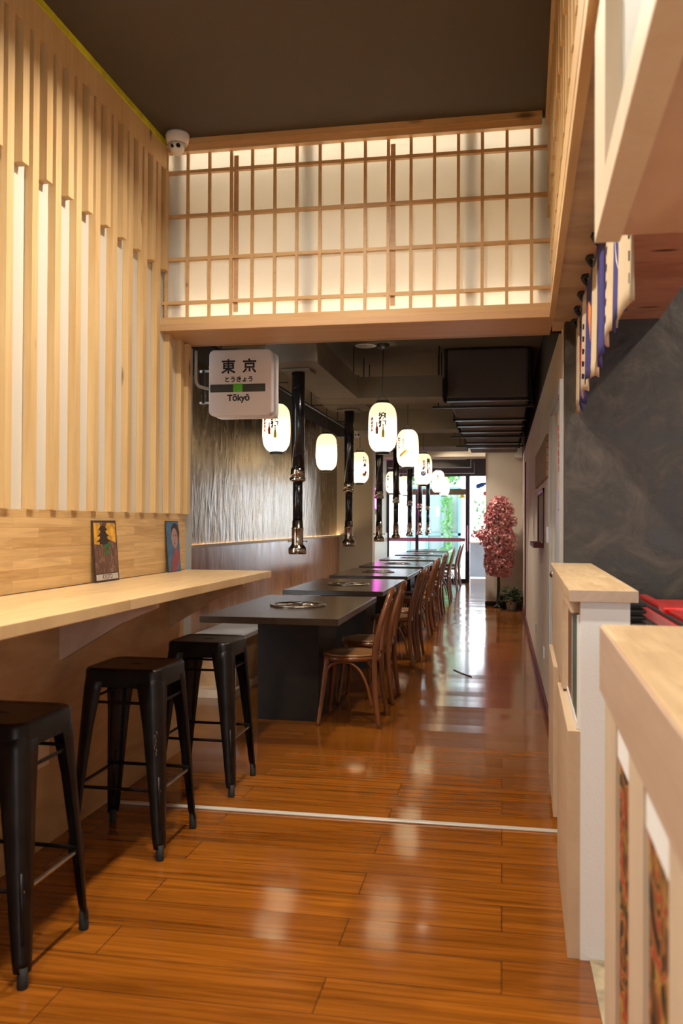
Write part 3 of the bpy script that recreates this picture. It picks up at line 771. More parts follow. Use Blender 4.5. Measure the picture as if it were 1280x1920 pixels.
# ------------------------------------------------------------------ bentwood chairs
def make_chair(label):
    t = thing('bentwood_chair', label, 'chair', (0,0,0), 'bentwood chairs along the aisle')
    B().lathe([(.002,.449),(.183,.449),(.192,.454),(.188,.462),(.150,.459),(.002,.456)], (0,0,0), 32, cap=False).build('seat', 'seat', t)
    B().lathe([(.172,.418),(.193,.420),(.196,.435),(.193,.448),(.172,.449)], (0,0,0), 32, cap=False).build('seat_ring', 'bent', t)
    B().tube([(.215,-.195,0),(.185,-.180,.22),(.178,-.172,.45),(.205,-.176,.62),(.245,-.150,.77),(.268,-.085,.855),(.275,0,.880),(.268,.085,.855),(.245,.150,.77),(.205,.176,.62),(.178,.172,.45),(.185,.180,.22),(.215,.195,0)],
             [.013,.017,.019,.019,.018,.018,.018,.018,.018,.019,.019,.017,.013], 10, smooth=5).build('back_frame', 'bent', t)
    B().tube([(.180,-.105,.445),(.200,-.112,.60),(.235,-.095,.73),(.252,-.05,.800),(.258,0,.818),(.252,.05,.800),(.235,.095,.73),(.200,.112,.60),(.180,.105,.445)], .0145, 8, smooth=5).build('back_loop', 'bent', t)
    for s in (-1, 1):
        B().tube([(-.140,s*.140,.440),(-.155,s*.155,.30),(-.172,s*.172,.14),(-.190,s*.190,0)], [.018,.017,.014,.012], 10).build('leg', 'bent', t)
        B().tube([(-.150,s*.150,.335),(-.118,s*.155,.385),(-.06,s*.162,.412),(.015,s*.168,.410),(.08,s*.172,.365),(.130,s*.175,.27),(.165,s*.178,.13)], .0095, 8).build('brace', 'bent', t)
    B().tube([(-.150,-.148,.335),(-.155,-.10,.395),(-.158,0,.415),(-.155,.10,.395),(-.150,.148,.335)], .0095, 8).build('front_brace', 'bent', t)
    return t
c0 = make_chair('nearest bentwood chair, pushed up to the first grill table beside the aisle')
c0.location = (-.99, 5.78, 0)
spots = [(-.992, 6.50, 'second bentwood chair from the stools, at the far half of the first grill table'),
         (-1.01, 8.12, 'third bentwood chair from the stools, at the near half of the second grill table'),
         (-1.00, 8.70, 'fourth bentwood chair from the stools, at the far half of the second grill table'),
         (-1.03, 10.20, 'fifth bentwood chair from the stools, at the near half of the third grill table'),
         (-1.05, 10.92, 'sixth bentwood chair from the stools, at the far half of the third grill table'),
         (-1.06, 12.35, 'seventh bentwood chair from the stools, at the near half of the fourth grill table'),
         (-1.07, 13.02, 'eighth bentwood chair from the stools, at the far half of the fourth grill table'),
         (-1.07, 14.75, 'ninth bentwood chair from the stools, just past the cream lintel'),
         (-1.10, 15.55, 'tenth bentwood chair from the stools, at the fifth grill table'),
         (-1.08, 17.25, 'second-last bentwood chair in the row before the glass front'),
         (-1.09, 18.75, 'reddish lit bentwood chair standing last before the glass front')]
for x, y, nm in spots: dup(c0, (x, y, 0), nm)

# ------------------------------------------------------------------ exhaust pipes over the grills
def make_pipe(label):
    t = thing('exhaust_hood_pipe', label, 'exhaust pipe', (0,0,0), 'exhaust pipes above the grill tables')
    p = B().lathe([(.046,0),(.046,.70)], (0,0,1.690), 24)
    hel = [(.047*math.cos(q*.42), .047*math.sin(q*.42), 1.70+.68*q/85) for q in range(86)]
    p.tube(hel, .0022, 5, smooth=1)
    p.build('upper_tube', 'pipe', t)
    B().lathe([(.051,.0),(.051,.055),(.047,.058)], (0,0,1.640), 24).lathe([(.040,-.028),(.056,-.018),(.057,0),(.050,.004)], (0,0,1.634), 24).build('collar', 'nickel', t)
    B().lathe([(.0345,0),(.0345,.28)], (0,0,1.335), 24).build('lower_tube', 'pipe', t)
    nz = B().lathe([(.058,0),(.064,.006),(.064,.038),(.060,.045),(.046,.062),(.041,.075),(.0405,.175),(.043,.178),(.043,.185),(.0375,.188),(.0375,.235)], (0,0,1.100), 28).build('nozzle', 'nickel', t)
    for s in (-1, 1): B().tube([(s*.040,0,1.19),(s*.062,0,1.19)], .004, 6, smooth=1).ball((s*.064,0,1.19), .008).build('damper_knob', 'nickel', nz)
    B().box(-.10, .10, -.10, .10, 2.376, 2.389, bev=.002, seg=1).build('flange', 'duct', t)
    return t
p0 = make_pipe('nearest black exhaust pipe, hanging above the first grill table')
p0.location = (-1.414, 5.98, 0)
pn = ['second black exhaust pipe from the front, above the second grill table', 'third black exhaust pipe, above the third grill table', 'fourth black exhaust pipe, above the fourth grill table',
      'fifth black exhaust pipe, first beyond the cream lintel', 'sixth black exhaust pipe, above the sixth grill table', 'last black exhaust pipe inside the glass front']
for i, nm in enumerate(pn):
    dup(p0, (-1.414-.030*(i+1)*(1 if i > 1 else .5), 5.98+TP*(i+1), 0), nm)

# ducts
def duct(name, label, x0, x1, y0, y1, z0, z1, mat='duct', flange=True):
    r = thing(name, label, 'duct', ((x0+x1)/2, (y0+y1)/2, z0))
    box(x0, x1, y0, y1, z0, z1).build('casing', mat, r)
    if flange:
        B().box(x0-.012, x1+.012, y0-.01, y0+.02, z0-.002, z1+.012).build('flange', 'duct', r)
        B().box(x0-.012, x1+.012, y1-.015, y1+.005, z0-.002, z1+.012).build('flange', 'duct', r)
    for x in (x0+.03, x1-.03):
        for y in (y0+.05, y1-.05): B().bar((x, y, z1), (x, y, HC), .005, 6).build('hanger_rod', 'blackm', r)
    return r
duct('exhaust_duct', 'brown exhaust duct running above the first grill table', -1.545, -1.225, 5.65, 7.40, 2.392, 2.575)
duct('cross_duct', 'nearest brown duct crossing the hall ceiling', -1.60, -.505, 7.41, 7.80, 2.392, 2.575, flange=False)
duct('exhaust_duct', 'short brown duct above the second grill table', -1.62, -1.225, 7.86, 8.30, 2.392, 2.55, flange=False)
duct('cross_duct', 'second brown duct crossing the hall ceiling', -1.70, -.505, 9.99, 10.41, 2.392, 2.63, flange=False)
duct('cross_duct', 'third brown duct crossing the hall ceiling', -1.70, -.505, 12.23, 13.10, 2.392, 2.60, flange=False)
for i, (y, nm) in enumerate(((14.5, 'dark duct crossing just past the cream lintel'), (16.735, 'dark duct crossing midway in the street-end room'), (18.72, 'dark duct crossing before the glass front'))):
    duct('cross_duct', nm, -2.2, -.6, y, y+.30, 2.392, 2.62, 'duct_dark', False)
r = thing('air_duct', 'large dark insulated air duct along the right of the hall ceiling', 'duct', (-.12, 10.4, 2.39))
box(-.475, .212, 7.55, 13.4, 2.392, 2.82, bev=.02).build('wrap', 'insul', r)
for y in (7.56, 9.0, 9.55, 10.2, 10.75, 11.65, 12.3):
    B().box(-.50, .235, y, y+.10, 2.372, 2.391).box(-.50, -.478, y, y+.10, 2.372, 2.82).box(.214, .235, y, y+.10, 2.372, 2.82).build('strap', 'blackm', r)
for y in (7.86, 10.6, 11.9):
    B().bar((-.57, y, 2.36), (-.57, y, HC), .006, 6).build('hanger_rod', 'blackm', r)
    box(-.62, .27, y-.012, y+.012, 2.350, 2.371).build('trapeze_bar', 'blackm', r)
    B().bar((.25, y, 2.36), (.25, y, HC), .006, 6).build('hanger_rod', 'blackm', r)
r = thing('ceiling_rail', 'thin black rail with small hooks under the hall ceiling near the bronze wall', 'rail', (-2.1, 8.5, 2.6))
b = B().bar((-2.12, 5.3, 2.62), (-2.12, 12.6, 2.62), .010, 6)
b.build('bar', 'blackm', r)
for y in (6.4, 8.0, 9.6, 11.2):
    B().bar((-2.12, y, 2.62), (-2.12, y, HC), .005, 6).bar((-2.12, y, 2.64), (-1.99, y, 2.64), .006, 6).build('hook', 'blackm', r)

# ------------------------------------------------------------------ paper lanterns
def lr(z, a=.2154): return .120*max(1-abs(z/a)**4, 0)**(1/2.2)
def make_lantern(label, loc, ztop, deco):
    t = thing('paper_lantern', label, 'lantern', loc, 'lit paper lanterns hanging in the hall')
    prof = []
    n = 56
    for i in range(n+1):
        z = -.205+.41*i/n
        prof.append((lr(z)+(.0011 if i % 2 else -.0011), z))
    x0, y0, z0 = loc
    B().lathe(prof, loc, 36, cap=False).build('paper_shade', 'lantern_paper', t)
    B().lathe([(.050,.200),(.056,.200),(.056,.222),(.050,.222),(.050,.200)], loc, 28, cap=False).build('top_ring', 'ink', t)
    B().lathe([(.048,-.226),(.055,-.226),(.055,-.200),(.048,-.200),(.048,-.226)], loc, 28, cap=False).build('bottom_ring', 'ink', t)
    B().tube([(x0-.05,y0,z0+.222),(x0-.03,y0,z0+.25),(x0,y0,z0+.265),(x0+.03,y0,z0+.25),(x0+.05,y0,z0+.222)], .0018, 5).bar((x0,y0,z0+.26),(x0,y0,ztop-.02), .0035, 6).build('cord', 'blackm', t)
    B().lathe([(.012,-.045),(.045,-.03),(.055,-.008),(.055,0)], (x0,y0,ztop-.001), 20).build('ceiling_rose', 'smoke_pl', t)
    def fn(phi, zc):            # wraps lettering round the shade, facing the front of the house
        def g(x, y):
            z = zc+y; a = phi+x/.118; rr = lr(z)+.0035
            return (x0+rr*math.sin(a), y0-rr*math.cos(a), z0+z)
        return g
    def shape(b, phi, zc, pts): return b.flatmap(pts, [tuple(range(len(pts)))], fn(phi, zc), .012)
    def ell(ru, rv, nseg=18): return [(ru*math.cos(2*PI*i/nseg), rv*math.sin(2*PI*i/nseg)) for i in range(nseg)]
    for k, kind in enumerate(deco):
        typ = kind[0]
        if typ == 'text':
            _, s, phi, zc, size, col, off = kind
            b = B()
            for q, ch in enumerate(s): b.text(ch, size, fn(phi, zc-q*size*1.12), off, maxlen=.012)
            b.move((0, -.0008*k, 0)).build('lettering', col, t, recalc=False)
        elif typ == 'dots':
            _, phi, zc, nn, rad, col, chars = kind
            b, b2 = B(), B()
            for q in range(nn):
                shape(b, phi, zc-q*rad*2.3, ell(rad, rad))
                g = fn(phi, zc-q*rad*2.3)
                b2.text(chars[q], rad*1.3, (lambda g: lambda x, y: tuple(c_+d_ for c_, d_ in zip(g(x, y), (0, -.0012, 0))))(g), .002)
            d = b.build('dots', col, t, recalc=False); b2.build('dot_lettering', 'white_plastic', d, recalc=False)
        elif typ == 'blob':
            _, phi, zc, ru, rv, col = kind
            shape(B(), phi, zc, ell(ru, rv)).move((0, -.0008*k, 0)).build('picture', col, t, recalc=False)
        elif typ == 'poly':
            _, phi, zc, pts, col = kind
            shape(B(), phi, zc, pts).move((0, -.0008*k, 0)).build('picture', col, t, recalc=False)
    li = bpy.data.lights.new('lantern_bulb', 'POINT'); li.energy = LANT; li.color = (1., .84, .60); li.shadow_soft_size = .03
    lo = bpy.data.objects.new('lantern_bulb', li); C.objects.link(lo); lo.parent = t; lo.location = (0, 0, -.085)
    return t
LANT = 5.5
bottle = [(-.012,-.05),(.012,-.05),(.012,.0),(.005,.02),(.005,.05),(-.005,.05),(-.005,.02),(-.012,0)]
sake = [('text', '清酒', .12, .078, .058, 'ink', .0050), ('dots', -.68, .065, 4, .0135, 'red', 'おいしい'),
        ('poly', -.26, -.015, bottle, 'art_brown'), ('poly', -.26, -.022, [(-.013,-.012),(.013,-.012),(.013,.006),(-.013,.006)], 'red'), ('poly', .17, -.045, bottle, 'yellow')]
tako = [('text', 'たこ焼', -.80, .09, .050, 'ink', .0028), ('dots', -.30, .085, 5, .0105, 'orange', 'おいしいよ'),
        ('poly', -.32, -.065, [(-.045,-.03),(-.03,-.04),(.045,.02),(.05,.04),(.03,.045),(-.04,-.01)], 'yellow'), ('poly', -.32, -.065, [(-.030,-.02),(.030,.022),(.022,.03),(-.034,-.008)], 'orange')]
iza = [('text', '居酒屋', .70, .105, .052, 'ink', .0036), ('dots', .18, .095, 3, .0165, 'red', 'のみや'),
       ('blob', .12, -.060, .036, .038, 'blue_ink'), ('blob', .12, -.048, .022, .026, 'white_plastic'), ('poly', .12, .0, [(-.018,-.015),(.018,-.015),(.014,.008),(-.014,.008)], 'blue_ink'),
       ('text', 'の', .12, -.055, .028, 'ink', .001), ('poly', .62, -.04, [(-.012,-.03),(.016,-.026),(.010,.03),(-.018,.026)], 'red')]
ten = [('text', '天婦', .0, .09, .046, 'ink', .0026), ('text', 'てんぷら', .38, .095, .020, 'art_brown', .0008),
       ('poly', .1, -.085, [(-.05,.008),(-.03,-.012),(.03,-.012),(.05,.008),(.03,.0),(-.03,.0)], 'yellow')]
ron = [('text', '鍋料理', .9, .08, .034, 'ink', .001)]
kani = [('poly', .60, .125, [(0,.016),(.005,.005),(.016,.005),(.007,-.003),(.010,-.014),(0,-.007),(-.010,-.014),(-.007,-.003),(-.016,.005),(-.005,.005)], 'red'),
        ('text', '刺身', .72, .075, .048, 'ink', .0026), ('blob', .68, -.10, .030, .024, 'orange'), ('blob', .85, -.07, .018, .020, 'red')]
sushi = [('text', '寿司', -.62, .10, .050, 'ink', .0026), ('blob', -.72, -.09, .035, .022, 'yellow')]
udon = [('text', '天丼', .55, .08, .034, 'ink', .001), ('blob', .6, -.10, .030, .024, 'orange')]
side = [('text', 'おでん', 1.45, .10, .040, 'ink', .0012), ('blob', -1.45, -.02, .030, .030, 'orange')]
make_lantern('lit paper lantern half behind the station sign, with black brush characters', (-1.918, 7.30, 2.135), HC, sake)
make_lantern('lit paper lantern with no writing on its front, before the cream pilaster', (-1.962, 9.70, 2.12), HC, side)
make_lantern('lit paper lantern with a red star and orange crab picture, behind the second exhaust pipe', (-1.872, 11.50, 2.06), HC, kani)
make_lantern('lit paper lantern hanging left in the street-end room, nearer of the two', (-2.076, 16.6, 2.10), HC, sushi)
make_lantern('lit paper lantern hanging left in the street-end room, further of the two', (-2.119, 19.2, 2.15), HC, udon)
make_lantern('largest lit paper lantern over the aisle, with red dots and sake bottles', (-.996, 7.30, 2.125), HC, sake)
make_lantern('lit paper lantern over the aisle with orange dots and a tray of dumplings', (-1.031, 9.60, 2.145), HC, tako)
make_lantern('lit paper lantern over the aisle with a blue sake flask and red cup', (-1.048, 11.70, 2.045), HC, iza)
make_lantern('lit paper lantern over the aisle with a yellow bowl, beyond the lintel', (-1.20, 16.58, 2.11), HC, ten)
make_lantern('lit paper lantern furthest along the aisle, half hidden by another', (-1.265, 19.2, 2.135), HC, ron)

# ------------------------------------------------------------------ station sign
r = thing('station_sign', 'white lightbox station sign reading Tokyo with a green and grey band', 'sign', (-1.57, 5.08, 1.97))
def rbox(x0, x1, z0, z1, y0, y1, rad, n=6):
    def ring(y, e):
        pts = []
        for cx, cz, a0 in ((x1-rad, z1-rad, 0), (x0+rad, z1-rad, 90), (x0+rad, z0+rad, 180), (x1-rad, z0+rad, 270)):
            for i in range(n+1):
                a = math.radians(a0+90*i/n); pts.append((cx+(rad-e)*math.cos(a), y, cz+(rad-e)*math.sin(a)))
        return pts
    return B().loft([ring(y0, .006), ring(y0+.006, 0), ring(y1-.006, 0), ring(y1, .006)])
rbox(-1.768, -1.372, 1.968, 2.372, 5.10, 5.165, .032).build('case', 'sign_white', r)
rbox(-1.764, -1.368, 1.964, 2.368, 5.205, 5.26, .032).build('back_case', 'sign_white', r)
rbox(-1.755, -1.385, 1.98, 2.36, 5.1655, 5.2045, .03).build('seam', 'grey_trim', r)
fy = 5.0985
sg = lambda cx, cz: (lambda x, y: (cx+x, fy, cz+y))
B().text('東', .092, sg(-1.643, 2.262), .0022).text('京', .092, sg(-1.510, 2.262), .0022).build('kanji_lettering', 'ink', r, recalc=False)
B().text('とうきょう', .037, sg(-1.577, 2.187), .0014).build('kana_lettering', 'ink', r, recalc=False)
B().text('Tōkyō', .052, sg(-1.578, 2.075), .0020).build('roman_lettering', 'ink', r, recalc=False)
B().box(-1.758, -1.612, fy, 5.1001, 2.112, 2.160).box(-1.554, -1.410, fy, 5.1001, 2.112, 2.160).build('grey_band', 'sign_grey', r)
B().box(-1.612, -1.554, fy, 5.1001, 2.112, 2.162).build('green_square', 'sign_green', r)
B().bar((-1.838, 5.14, 2.25), (-1.76, 5.14, 2.25), .008).bar((-1.838, 5.14, 2.055), (-1.76, 5.14, 2.055), .008).build('arm', 'grey_trim', r)
box(-1.822, -1.806, 5.13, 5.15, 2.05, 2.255).build('bracket_bar', 'blackm', r)
tag(B().tube([(-1.822, 4.99+.03, 2.354), (-1.822, 5.02, 2.20), (-1.818, 5.03, 2.155), (-1.80, 5.05, 2.14), (-1.77, 5.10, 2.135)], .010, 8).build('cable_conduit', 'grey_trim'), 'grey cable conduit curving to the back of the station sign', 'conduit')

# cameras
def cctv(label, x, y, z, s=1.):
    r = thing('ceiling_camera', label, 'security camera', (x, y, z))
    B().lathe([(.060*s,0),(.064*s,-.010*s),(.062*s,-.035*s),(.052*s,-.058*s)], (x,y,z), 28).build('housing', 'white_plastic', r)
    B().lathe([(.046*s,-.056*s),(.049*s,-.060*s),(.044*s,-.066*s)], (x,y-.004*s,z), 24).build('collar', 'grey_trim', r)
    e = B().ball((0,0,0), .042*s)
    e.move((x, y-.010*s, z-.076*s)); eb = e.build('eyeball', 'white_plastic', r)
    b = B()
    for dx in (-.015, .015):
        n_ = 16; cx = x+dx*s+.006*s; cz = z-.082*s
        b.prism([(cx+.0105*s*math.cos(2*PI*i/n_), y-.0505*s, cz+.0105*s*math.sin(2*PI*i/n_)) for i in range(n_)], (0, .012*s, 0))
    b.build('lens', 'ink', eb)
cctv('white dome security camera under the ceiling at the left end of the lattice panel', -1.712, 4.41, 3.394)
cctv('small white security camera above the cream pilaster', -2.06, 12.4, HC-.14, 1.3)
box(-2.1, -2.02, 12.36, 12.44, HC-.139, HC-.001).build('mount', 'black_paint_and_shadow', bpy.data.objects['ceiling_camera.001'])

# downlights
def downlight(label, x, y, z, power, size=.13, rim=.075, colr=(1., .90, .76), spread=150):
    r = thing('ceiling_downlight', label, 'ceiling light', (x, y, z), 'round ceiling downlights')
    lens = 'lamp' if power > 0 else 'lens_off'
    B().lathe([(rim*.72,-.004),(rim,-.006),(rim+.006,-.001),(rim*.72,0)], (x,y,z-.0005), 28, cap=False).build('rim', 'white_plastic', r)
    B().lathe([(.001,-.003),(rim*.70,-.003)], (x,y,z), 24, cap=False).build('lens', lens, r)
    if power <= 0: return
    li = bpy.data.lights.new('downlight', 'AREA'); li.shape = 'DISK'; li.size = rim*1.3; li.energy = power; li.color = colr; li.spread = math.radians(spread)
    lo = bpy.data.objects.new('downlight', li); C.objects.link(lo); lo.parent = r; lo.location = (0, 0, -.012)
FL = 39.
downlight('ceiling downlight at the top edge of the photo', -.905, 3.25, ZC, FL)
downlight('front room downlight over the middle stool', -.905, 1.70, ZC, FL)
downlight('front room downlight behind the photographer', -.905, .1, ZC, FL)
downlight('kitchen downlight beside the charcoal wall', 1.75, 3.45, ZC+.1, 40.)
downlight('kitchen downlight above the near counter', 1.75, 1.0, ZC+.1, 30.)
HL = 17.  # power of the extra downlights added out of view to brighten the hall
downlight('round unlit downlight under the hall ceiling beside the largest lantern cord', -1.151, 7.34, HC, 0., rim=.085)
downlight('added unseen hall downlight just past the timber header', -.75, 5.45, HC, HL*.6, spread=110)
downlight('added unseen hall downlight behind the first cross duct', -.80, 9.05, HC, HL, spread=110)
downlight('added unseen hall downlight behind the second cross duct', -.80, 10.75, HC, HL, spread=110)
downlight('added hall downlight brightening the beige end wall', -.30, 13.55, HC, HL*.25, spread=140)
downlight('added unseen hall downlight behind the third cross duct', -.80, 13.45, HC, HL, spread=110)
downlight('added downlight brightening the street-end room', -1.2, 16.2, HC, HL, spread=120)

# ------------------------------------------------------------------ things on the right hall wall
tag(box(.298, .3118, 6.24, 8.34, 1.645, 1.945).build('straw_panel', 'straw'), 'woven straw panel hanging on the right wall', 'wall hanging')
r = thing('serving_ledge', 'small dark ledge below the niche in the right wall', 'ledge', (.29, 7.4, 1.16))
box(.235, .3118, 6.90, 7.84, 1.135, 1.168).build('shelf', 'dark_red', r)
struct(B().box(.300, .3119, YN0-.03, YN0, ZN0, ZN1+.03).box(.300, .3119, YN1, YN1+.03, ZN0, ZN1+.03).box(.300, .3119, YN0-.03, YN1+.03, ZN1, ZN1+.03).build('trim_niche', 'dark_red'), 'dark red trim around the niche', 'trim')
tag(box(.300, .3118, 6.03, 6.29, 1.19, 1.30, bev=.003).build('light_switch', 'white_plastic'), 'white switch plate between the niche and the door', 'switch')
d = struct(box(.330, .365, 4.83, 5.79, .005, 2.02).build('door_1', 'door_grey'), 'grey door in the right hall wall', 'door')
B().ball((.315, 5.70, 1.0), .022).build('door_knob', 'steel', d)
struct(B().box(.296, .3119, 5.79, 5.87, 0, 2.09).box(.296, .3119, 4.76, 4.83, 0, 2.09).box(.296, .3119, 4.83, 5.79, 2.02, 2.09).build('trim_door', 'door_grey'), 'grey architrave around the side door', 'trim')
r = thing('hanging_scroll', 'blue scroll with a red and cream picture hanging by the side door', 'scroll', (.29, 4.85, 2.0))
box(.300, .305, 4.79, 4.92, 1.40, 2.0).build('cloth', 'blue_ink', r)
box(.2975, .2998, 4.795, 4.915, 1.50, 1.93).build('picture', 'beige', r)
b = B()
for q in range(6): b.box(.2960, .2974, 4.80+.015*(q % 3), 4.87+.015*(q % 3), 1.60+.045*q, 1.63+.045*q)
b.build('red_figure', 'red', r)
B().bar((.302, 4.785, 2.003), (.302, 4.925, 2.003), .005).bar((.302, 4.785, 1.398), (.302, 4.925, 1.398), .005).build('rod', 'ink', r)
B().bar((.302, 4.79, 2.003), (.306, 4.855, 2.09), .002, 5).bar((.302, 4.92, 2.003), (.306, 4.855, 2.09), .002, 5).build('cord', 'ink', r)
for y, z, lb in ((8.4, .33, 'white socket low on the right wall, the further one'), (6.8, .33, 'white socket low on the right wall, the nearer one')):
    tag(box(.303, .3118, y-.06, y+.06, z-.02, z+.06, bev=.002).build('wall_socket', 'white_plastic'), lb, 'socket', 'sockets on the right wall')
struct(box(.296, .3119, 12.15, 12.30, 0, 2.16).build('trim_red_door', 'dark_red'), 'dark red door edge far along the right wall', 'trim')
tag(box(.19, .31, 14.20, 14.298, 2.37, 2.57, bev=.01).build('wall_box', 'plaster'), 'pale electrical box high in the far right corner', 'electrical box')

# blossom tree
r = thing('blossom_tree', 'artificial pink blossom tree on a thin trunk against the beige end wall', 'artificial tree', (-.065, 13.95, 0))
B().tube([(-.065,13.95,.02),(-.06,13.95,.35),(-.065,13.96,.8),(-.05,13.95,1.2)], [.035,.024,.016,.006], 8).build('trunk', 'trunk', r)
b = B()
for q in range(5): b.tube([(-.065,13.95,.05),(-.065+.05*math.cos(q*1.256),13.95+.05*math.sin(q*1.256),.02),(-.065+.09*math.cos(q*1.256),13.95+.09*math.sin(q*1.256),.006)], [.03,.02,.008], 6)
b.build('root_base', 'trunk', r)
def flower(b, c, s):
    ax = Vector((random.gauss(0,1), random.gauss(0,1), random.gauss(0,1))).normalized(); u = ax.orthogonal().normalized(); v = ax.cross(u)
    for k in range(5):
        a = 2*PI*k/5; d1 = u*math.cos(a)+v*math.sin(a); d2 = u*math.cos(a+.6)+v*math.sin(a+.6); d0 = u*math.cos(a-.6)+v*math.sin(a-.6)
        b.poly([c, c+d0*s*.6+ax*s*.3, c+d1*s+ax*s*.45, c+d2*s*.6+ax*s*.3])
bl, bl2, lf = B(), B(), B()
cnt = 0
while cnt < 3000:
    zz = random.uniform(.50, 1.74)
    tt = (zz-.50)/1.24
    rad = .250*math.sqrt(max(0, 1-((tt-.46)/.56)**2))
    rad *= 1+.10*math.sin(zz*13)
    a = random.uniform(0, 2*PI); rr = rad*(1+.12*math.sin(3*a+zz*9))*random.uniform(.25, 1.05)**.5*1.02
    p = Vector((-.058+rr*math.cos(a)+.02*math.sin(zz*4), 13.93+rr*math.sin(a)*.75, zz))
    if p.y > 14.25: continue
    flower(bl if random.random() < .55 else bl2, p, random.uniform(.020, .034)); cnt += 1
for q in range(90):
    s = q/90; p = Vector((-.24-.20*s+random.gauss(0,.02), 13.93+random.gauss(0,.03), 1.10+.06*s+random.gauss(0,.03)))
    flower(bl if q % 3 else bl2, p, random.uniform(.022, .036))
for q in range(40):
    s = q/40; p = Vector((.17+.05*random.gauss(0,.5), 13.93+random.gauss(0,.04), 1.30+.12*s)); flower(bl2, p, .032)
for q in range(60):
    zz = random.uniform(.6, 1.7); a = random.uniform(0, 2*PI); p = Vector((-.058+.20*math.cos(a), 13.93+.15*math.sin(a), zz)); flower(lf, p, .02)
bl.build('blossom', 'blossom', r, recalc=False); o = bl2.build('pale_blossom', 'blossom2', r, recalc=False); lf.build('leaves', 'leaf', r, recalc=False)
B().tube([(-.06,13.95,1.0),(-.2,13.93,1.12),(-.42,13.93,1.17)], [.006,.005,.003], 6).tube([(-.06,13.95,.9),(.05,13.93,1.2),(.15,13.93,1.35)], [.010,.008,.004], 6).tube([(-.05,13.95,1.1),(-.06,13.95,1.4),(-.05,13.95,1.7)], [.005,.004,.003], 6).build('branch', 'trunk', r)

r = thing('potted_plant', 'leafy green plant in a white pot on the floor by the blossom tree', 'potted plant', (.135, 13.66, 0))
B().lathe([(.062,0),(.066,.005),(.090,.165),(.094,.168),(.094,.185),(.084,.185),(.078,.15),(.002,.15)], (.135,13.66,0), 28, cap=False).build('pot', 'pot', r)
b = B()
for q in range(420):
    a = random.uniform(0, 2*PI); rr = .215*math.sqrt(random.random()); zz = .17+.22*random.random()*(1-(rr/.26)**2)-.06*rr/.2*random.random()
    c = Vector((.130+max(min(rr*math.cos(a), .150), -.125), 13.66+rr*math.sin(a), zz)); d = Vector((math.cos(a), math.sin(a), random.uniform(-.5,.6))).normalized(); s_ = d.cross(Vector((0,0,1))).normalized()
    l_ = random.uniform(.05,.08); w_ = l_*.38
    d.x = min(d.x, .4)
    b.poly([c, c+d*l_*.5+s_*w_, c+d*l_, c+d*l_*.5-s_*w_])
b.build('foliage', 'leaf', r, recalc=False)
b = B()
for q in range(10):
    a = 2*PI*q/10; b.tube([(.135+.02*math.cos(a),13.66+.02*math.sin(a),.15),(.135+.09*math.cos(a),13.66+.09*math.sin(a),.30)], .003, 5, smooth=1)
b.build('stems', 'leaf', r)

# ------------------------------------------------------------------ glass front and the street beyond
YG = 19.8
wd = struct(B().box(-2.6, -.82, YG-.03, YG+.03, 0, .08).box(-2.6, -.82, YG-.03, YG+.03, 1.965, 2.02).box(-2.6, 1.6, YG-.03, YG+.03, 2.38, 2.42).box(-.82, -.725, YG-.04, YG+.04, 0, 2.42).box(-1.94, -1.87, YG-.03, YG+.03, 0, 2.0).box(-2.6, -2.54, YG-.03, YG+.03, 0, 2.42).build('window_front', 'frame_dark'), 'dark framed glass street front', 'window')
box(-2.54, -.82, YG-.004, YG+.004, .08, 2.38).build('pane', 'glass', wd)
box(-2.6, -.80, YG-.045, YG-.031, 1.965, 2.095).build('transom', 'transom', wd)
box(-2.54, -.825, YG-.008, YG-.0055, .915, .995).build('pink_band', 'pink', wd)
B().bar((-.775, YG-.08, .70), (-.775, YG-.08, 1.28), .016).bar((-.775, YG-.08, .75), (-.775, YG-.04, .75), .008).bar((-.775, YG-.08, 1.22), (-.775, YG-.04, 1.22), .008).build('pull_handle', 'pink', wd)
struct(box(-14, 12, 21.2, 40, -.12, -.001).build('ground_outside', 'outside'), 'pale paving outside the glass front', 'ground')
tag(box(-.80, .9, 22.0, 22.45, 0, .83).build('street_planter', 'concrete'), 'grey concrete planter wall outside the doorway', 'planter')
tag(box(-.81, .91, 21.98, 22.47, .831, .86).build('planter_coping', 'pale_ply'), 'timber coping on the concrete planter outside', 'coping')
struct(box(-8, -1.2, 26.0, 26.3, 0, 5.0).build('wall_facade', 'facade'), 'white house front across the street', 'wall')
fr = thing('house_window', 'teal framed window of the white house across the street', 'window', (-2.0, 25.95, 0))
b = B()
for x in (-2.75, -2.2, -1.75, -1.25): b.box(x-.04, x+.04, 25.90, 25.99, .05, 2.35)
for z in (.05, 1.0, 2.35): b.box(-2.79, -1.21, 25.90, 25.99, z-.04, z+.04)
b.build('frame', 'teal', fr); box(-2.75, -1.25, 25.95, 25.96, .1, 2.3).build('pane', 'glass', fr)
def bush(name, label, cat, x0, x1, y0, y1, z0, z1, n, s):
    b = B()
    for q in range(n):
        c = Vector((random.uniform(x0,x1), random.uniform(y0,y1), random.uniform(z0,z1)))
        d = Vector((random.gauss(0,1), random.gauss(0,1), random.gauss(0,1))).normalized(); u = d.orthogonal().normalized()
        b.poly([c, c+d*s*.5+u*s*.3, c+d*s, c+d*s*.5-u*s*.3])
    o = b.build(name, 'leaf_out', None, recalc=False); return tag(o, label, cat)
bush('hanging_climber', 'green climbing plant hanging over the house window outside', 'plant', -2.9, -1.3, 25.4, 25.72, 2.55, 3.1, 500, .16)
bush('climbing_plant', 'narrow green climber between the window frames outside', 'plant', -1.72, -1.45, 25.5, 25.8, 0., 2.15, 330, .12)
